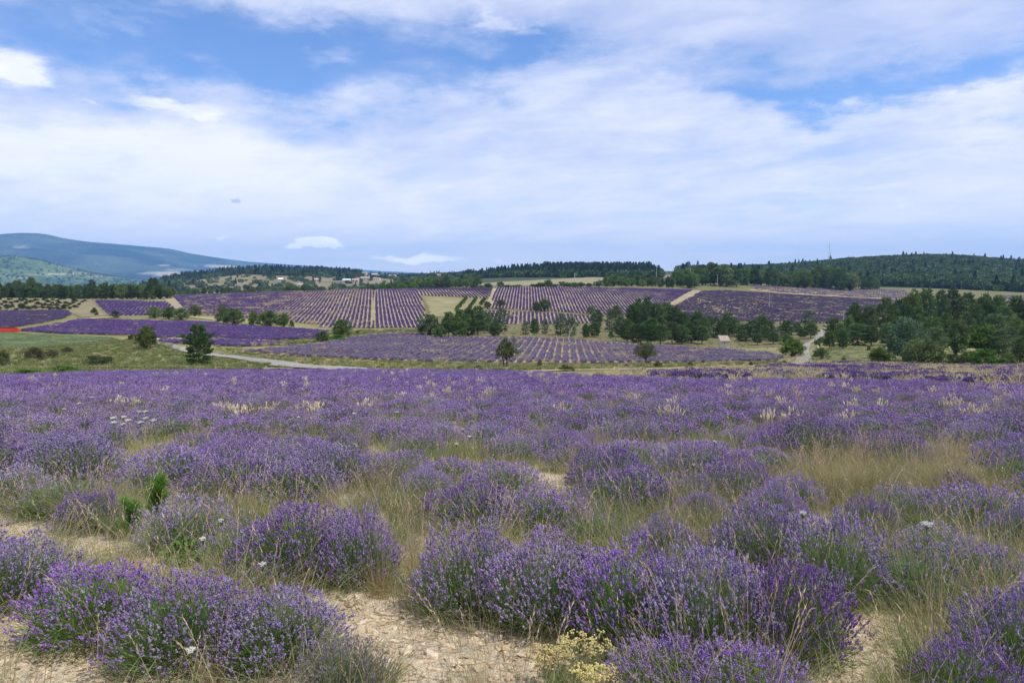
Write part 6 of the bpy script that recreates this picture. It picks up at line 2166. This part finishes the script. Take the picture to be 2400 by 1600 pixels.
# Y-headed pole in front of the light green trees
X, Y, z = hit(2193, 850)
Y = 148.0
X = ray(2193, 806)[0] * Y
z = hz(X, Y)
H = CAMZ + Y * ray(2193, 801)[1] - z
e = tag(bpy.data.objects.new('utility_pole', None), 'pole with a pale blue Y-shaped head at the right wood', 'utility pole')
COL.objects.link(e)
e.location = (X, Y, z)
mb = MB()
tube(mb, [(0, 0, -0.4), (0, 0, H - 0.75)], [0.13, 0.09], 8)
put('post', mb.mesh('post', M_STEEL), e)
mb = MB()
tube(mb, [(0, 0, H - 0.78), (-0.32, 0, H - 0.1)], 0.05, 6)
tube(mb, [(0, 0, H - 0.78), (0.32, 0, H - 0.1)], 0.05, 6)
tube(mb, [(-0.62, 0, H - 0.06), (0.62, 0, H - 0.06)], 0.05, 6)
put('head_frame', mb.mesh('head_frame', simple_mat('pale_blue_paint', (0.50, 0.66, 0.66), 0.5)), e)
cable((X + 0.6, Y, z + H), (X + 40, Y + 12, z + H + 0.2), 1.0, 'thin dark wire from the Y-headed pole to the right', 0.02)


def mast(px, base, top, Y, label, wd):
    X = ray(px, base)[0] * Y
    z = hz(X, Y)
    H = CAMZ + Y * ray(px, top)[1] - z
    e = tag(bpy.data.objects.new('radio_mast', None), label, 'radio mast')
    COL.objects.link(e)
    e.location = (X, Y, z)
    mb = MB()
    cs = [(wd * math.cos(a), wd * math.sin(a)) for a in (0.5, 2.6, 4.7)]
    for x, y in cs:
        tube(mb, [(x, y, -1), (x * .5, y * .5, H * .9)], 0.09, 4)
    n = int(H / 1.6)
    for k in range(n):
        f0, f1 = 1 - 0.5 * k / n, 1 - 0.5 * (k + 1) / n
        for i in range(3):
            p, q = cs[i], cs[(i + 1) % 3]
            tube(mb, [(p[0] * f0, p[1] * f0, H * .9 * k / n), (q[0] * f1, q[1] * f1, H * .9 * (k + 1) / n)], 0.05, 3, cap=False)
    put('lattice', mb.mesh('lattice', M_STEEL), e)
    mb = MB()
    tube(mb, [(0, 0, H * .88), (0, 0, H)], [0.10, 0.05], 6)
    put('antenna', mb.mesh('antenna', M_STEEL), e)


mast(1943, 600, 564, 1120, 'taller radio mast on the wooded hilltop', 0.8)
mast(1947, 600, 584, 1120, 'shorter radio mast beside the taller one on the hilltop', 0.5)

# the long red thing at the left edge of the lavender
X, Y, z = hit(12, 778)
L = 95 / F * Y
e = tag(bpy.data.objects.new('red_barrier', None), 'long low bright red barrier with rounded end by the left lavender field', 'barrier')
COL.objects.link(e)
e.location = (X - 13 / F * Y, Y, z)
h = 10 / F * Y
mb = MB()
sec = []
n = 26
for i in range(n):
    x = -L / 2 + L * i / (n - 1)
    k = 1 if i < n - 3 else [0.92, 0.75, 0.45][i - n + 3]
    hh = h * (1 + 0.05 * math.sin(i * 1.3)) * (0.9 + .1 * k)
    sec.append([(x, -0.35 * k, 0.0), (x, -0.42 * k, hh * .45), (x, -0.30 * k, hh * .92), (x, 0, hh), (x, 0.30 * k, hh * .92), (x, 0.42 * k, hh * .45), (x, 0.35 * k, 0)])
V = np.array(sec).reshape(-1, 3)
Fc = [[i * 7 + j, (i + 1) * 7 + j, (i + 1) * 7 + j + 1, i * 7 + j + 1] for i in range(n - 1) for j in range(6)]
mb.add(V, Fc)
mb.add(sec[0], [list(range(7))])
mb.add(sec[-1], [list(range(7))[::-1]])
put('body', mb.mesh('body', M_RED, True), e)
mb = MB()
tube(mb, [(-L / 2, -0.30, h * 1.0), (0, -0.30, h * 1.0), (L / 2 - 0.4, -0.30, h * 0.98)], 0.09, 6)
put('rim', mb.mesh('rim', simple_mat('dark_red', (0.33, 0.02, 0.015), 0.6)), e)
mb = MB()
box(mb, (-0.35, -0.47, 0.05), (0.25, -0.40, 0.32))
put('patch', mb.mesh('patch', M_WHITE), e)

# white marker post by the lane
X, Y, z = hit(1917, 822)
mb = MB()
tube(mb, [(0, 0, -0.2), (0, 0, 0.75), (0, 0, 0.95), (0, 0, 1.05)], [0.13, 0.13, 0.12, 0.05], 8)
e = put('marker_post', mb.mesh('marker_post', M_WHITE), None, (X, Y, z), label='white marker post right of the lane', cat='post')

# pale leaning trunk under the layered pines
X, Y, z = hit(1331, 795)
mb = MB()
tube(mb, [(0, 0, -.2), (0.35, 0.1, 1.1), (0.85, 0.15, 2.3), (1.0, 0.2, 3.1)], [0.15, 0.12, 0.09, 0.04], 6)
tube(mb, [(0.55, 0.1, 1.5), (0.2, 0.0, 2.2)], [0.06, 0.02], 5)
tube(mb, [(0.8, 0.15, 2.1), (1.3, 0.3, 2.7)], [0.05, 0.02], 5)
put('dead_trunk', mb.mesh('dead_trunk', simple_mat('bleached_wood', (0.42, 0.40, 0.37), 0.9)), None, (X, Y, z), label='pale leaning dead trunk under the layered bluish pines', cat='tree trunk')

# limestone blocks along the bank of the lane
_bl = []
for i in range(34):
    t = rg.random()
    px, py = 1912 + 40 * t + rg.normal() * 3, 785 - 24 * t + rg.normal() * 3
    if i > 24:
        px, py = 1952 + rg.random() * 12, 786 + rg.random() * 7
    X, Y, z = hit(px, py)
    s = rg.uniform(0.5, 1.3)
    _bl.append(put('boulder', STONES[i % 9], None, (X, Y, z + 0.1), rg.random() * 6.28, (s, s, s * 2.2), label='pale limestone block', cat='boulder', group='limestone blocks by the lane'))
number(_bl, 'pale limestone block on the bank of the right lane, %s from the left')
for px, py, lab in [(1511, 801, 'white boulder just above the umbrella almond tree'), (1302, 790, 'small white stone under the layered pines'), (1244, 785, 'pale boulder at the foot of the small pines'), (1487, 797, 'grey boulder in front of the big copse')]:
    X, Y, z = hit(px, py)
    put('boulder', STONES[px % 9], None, (X, Y, z + 0.1), 0.3, (0.9, 0.9, 2.0), label=lab, cat='boulder')
print('trees', TREES)
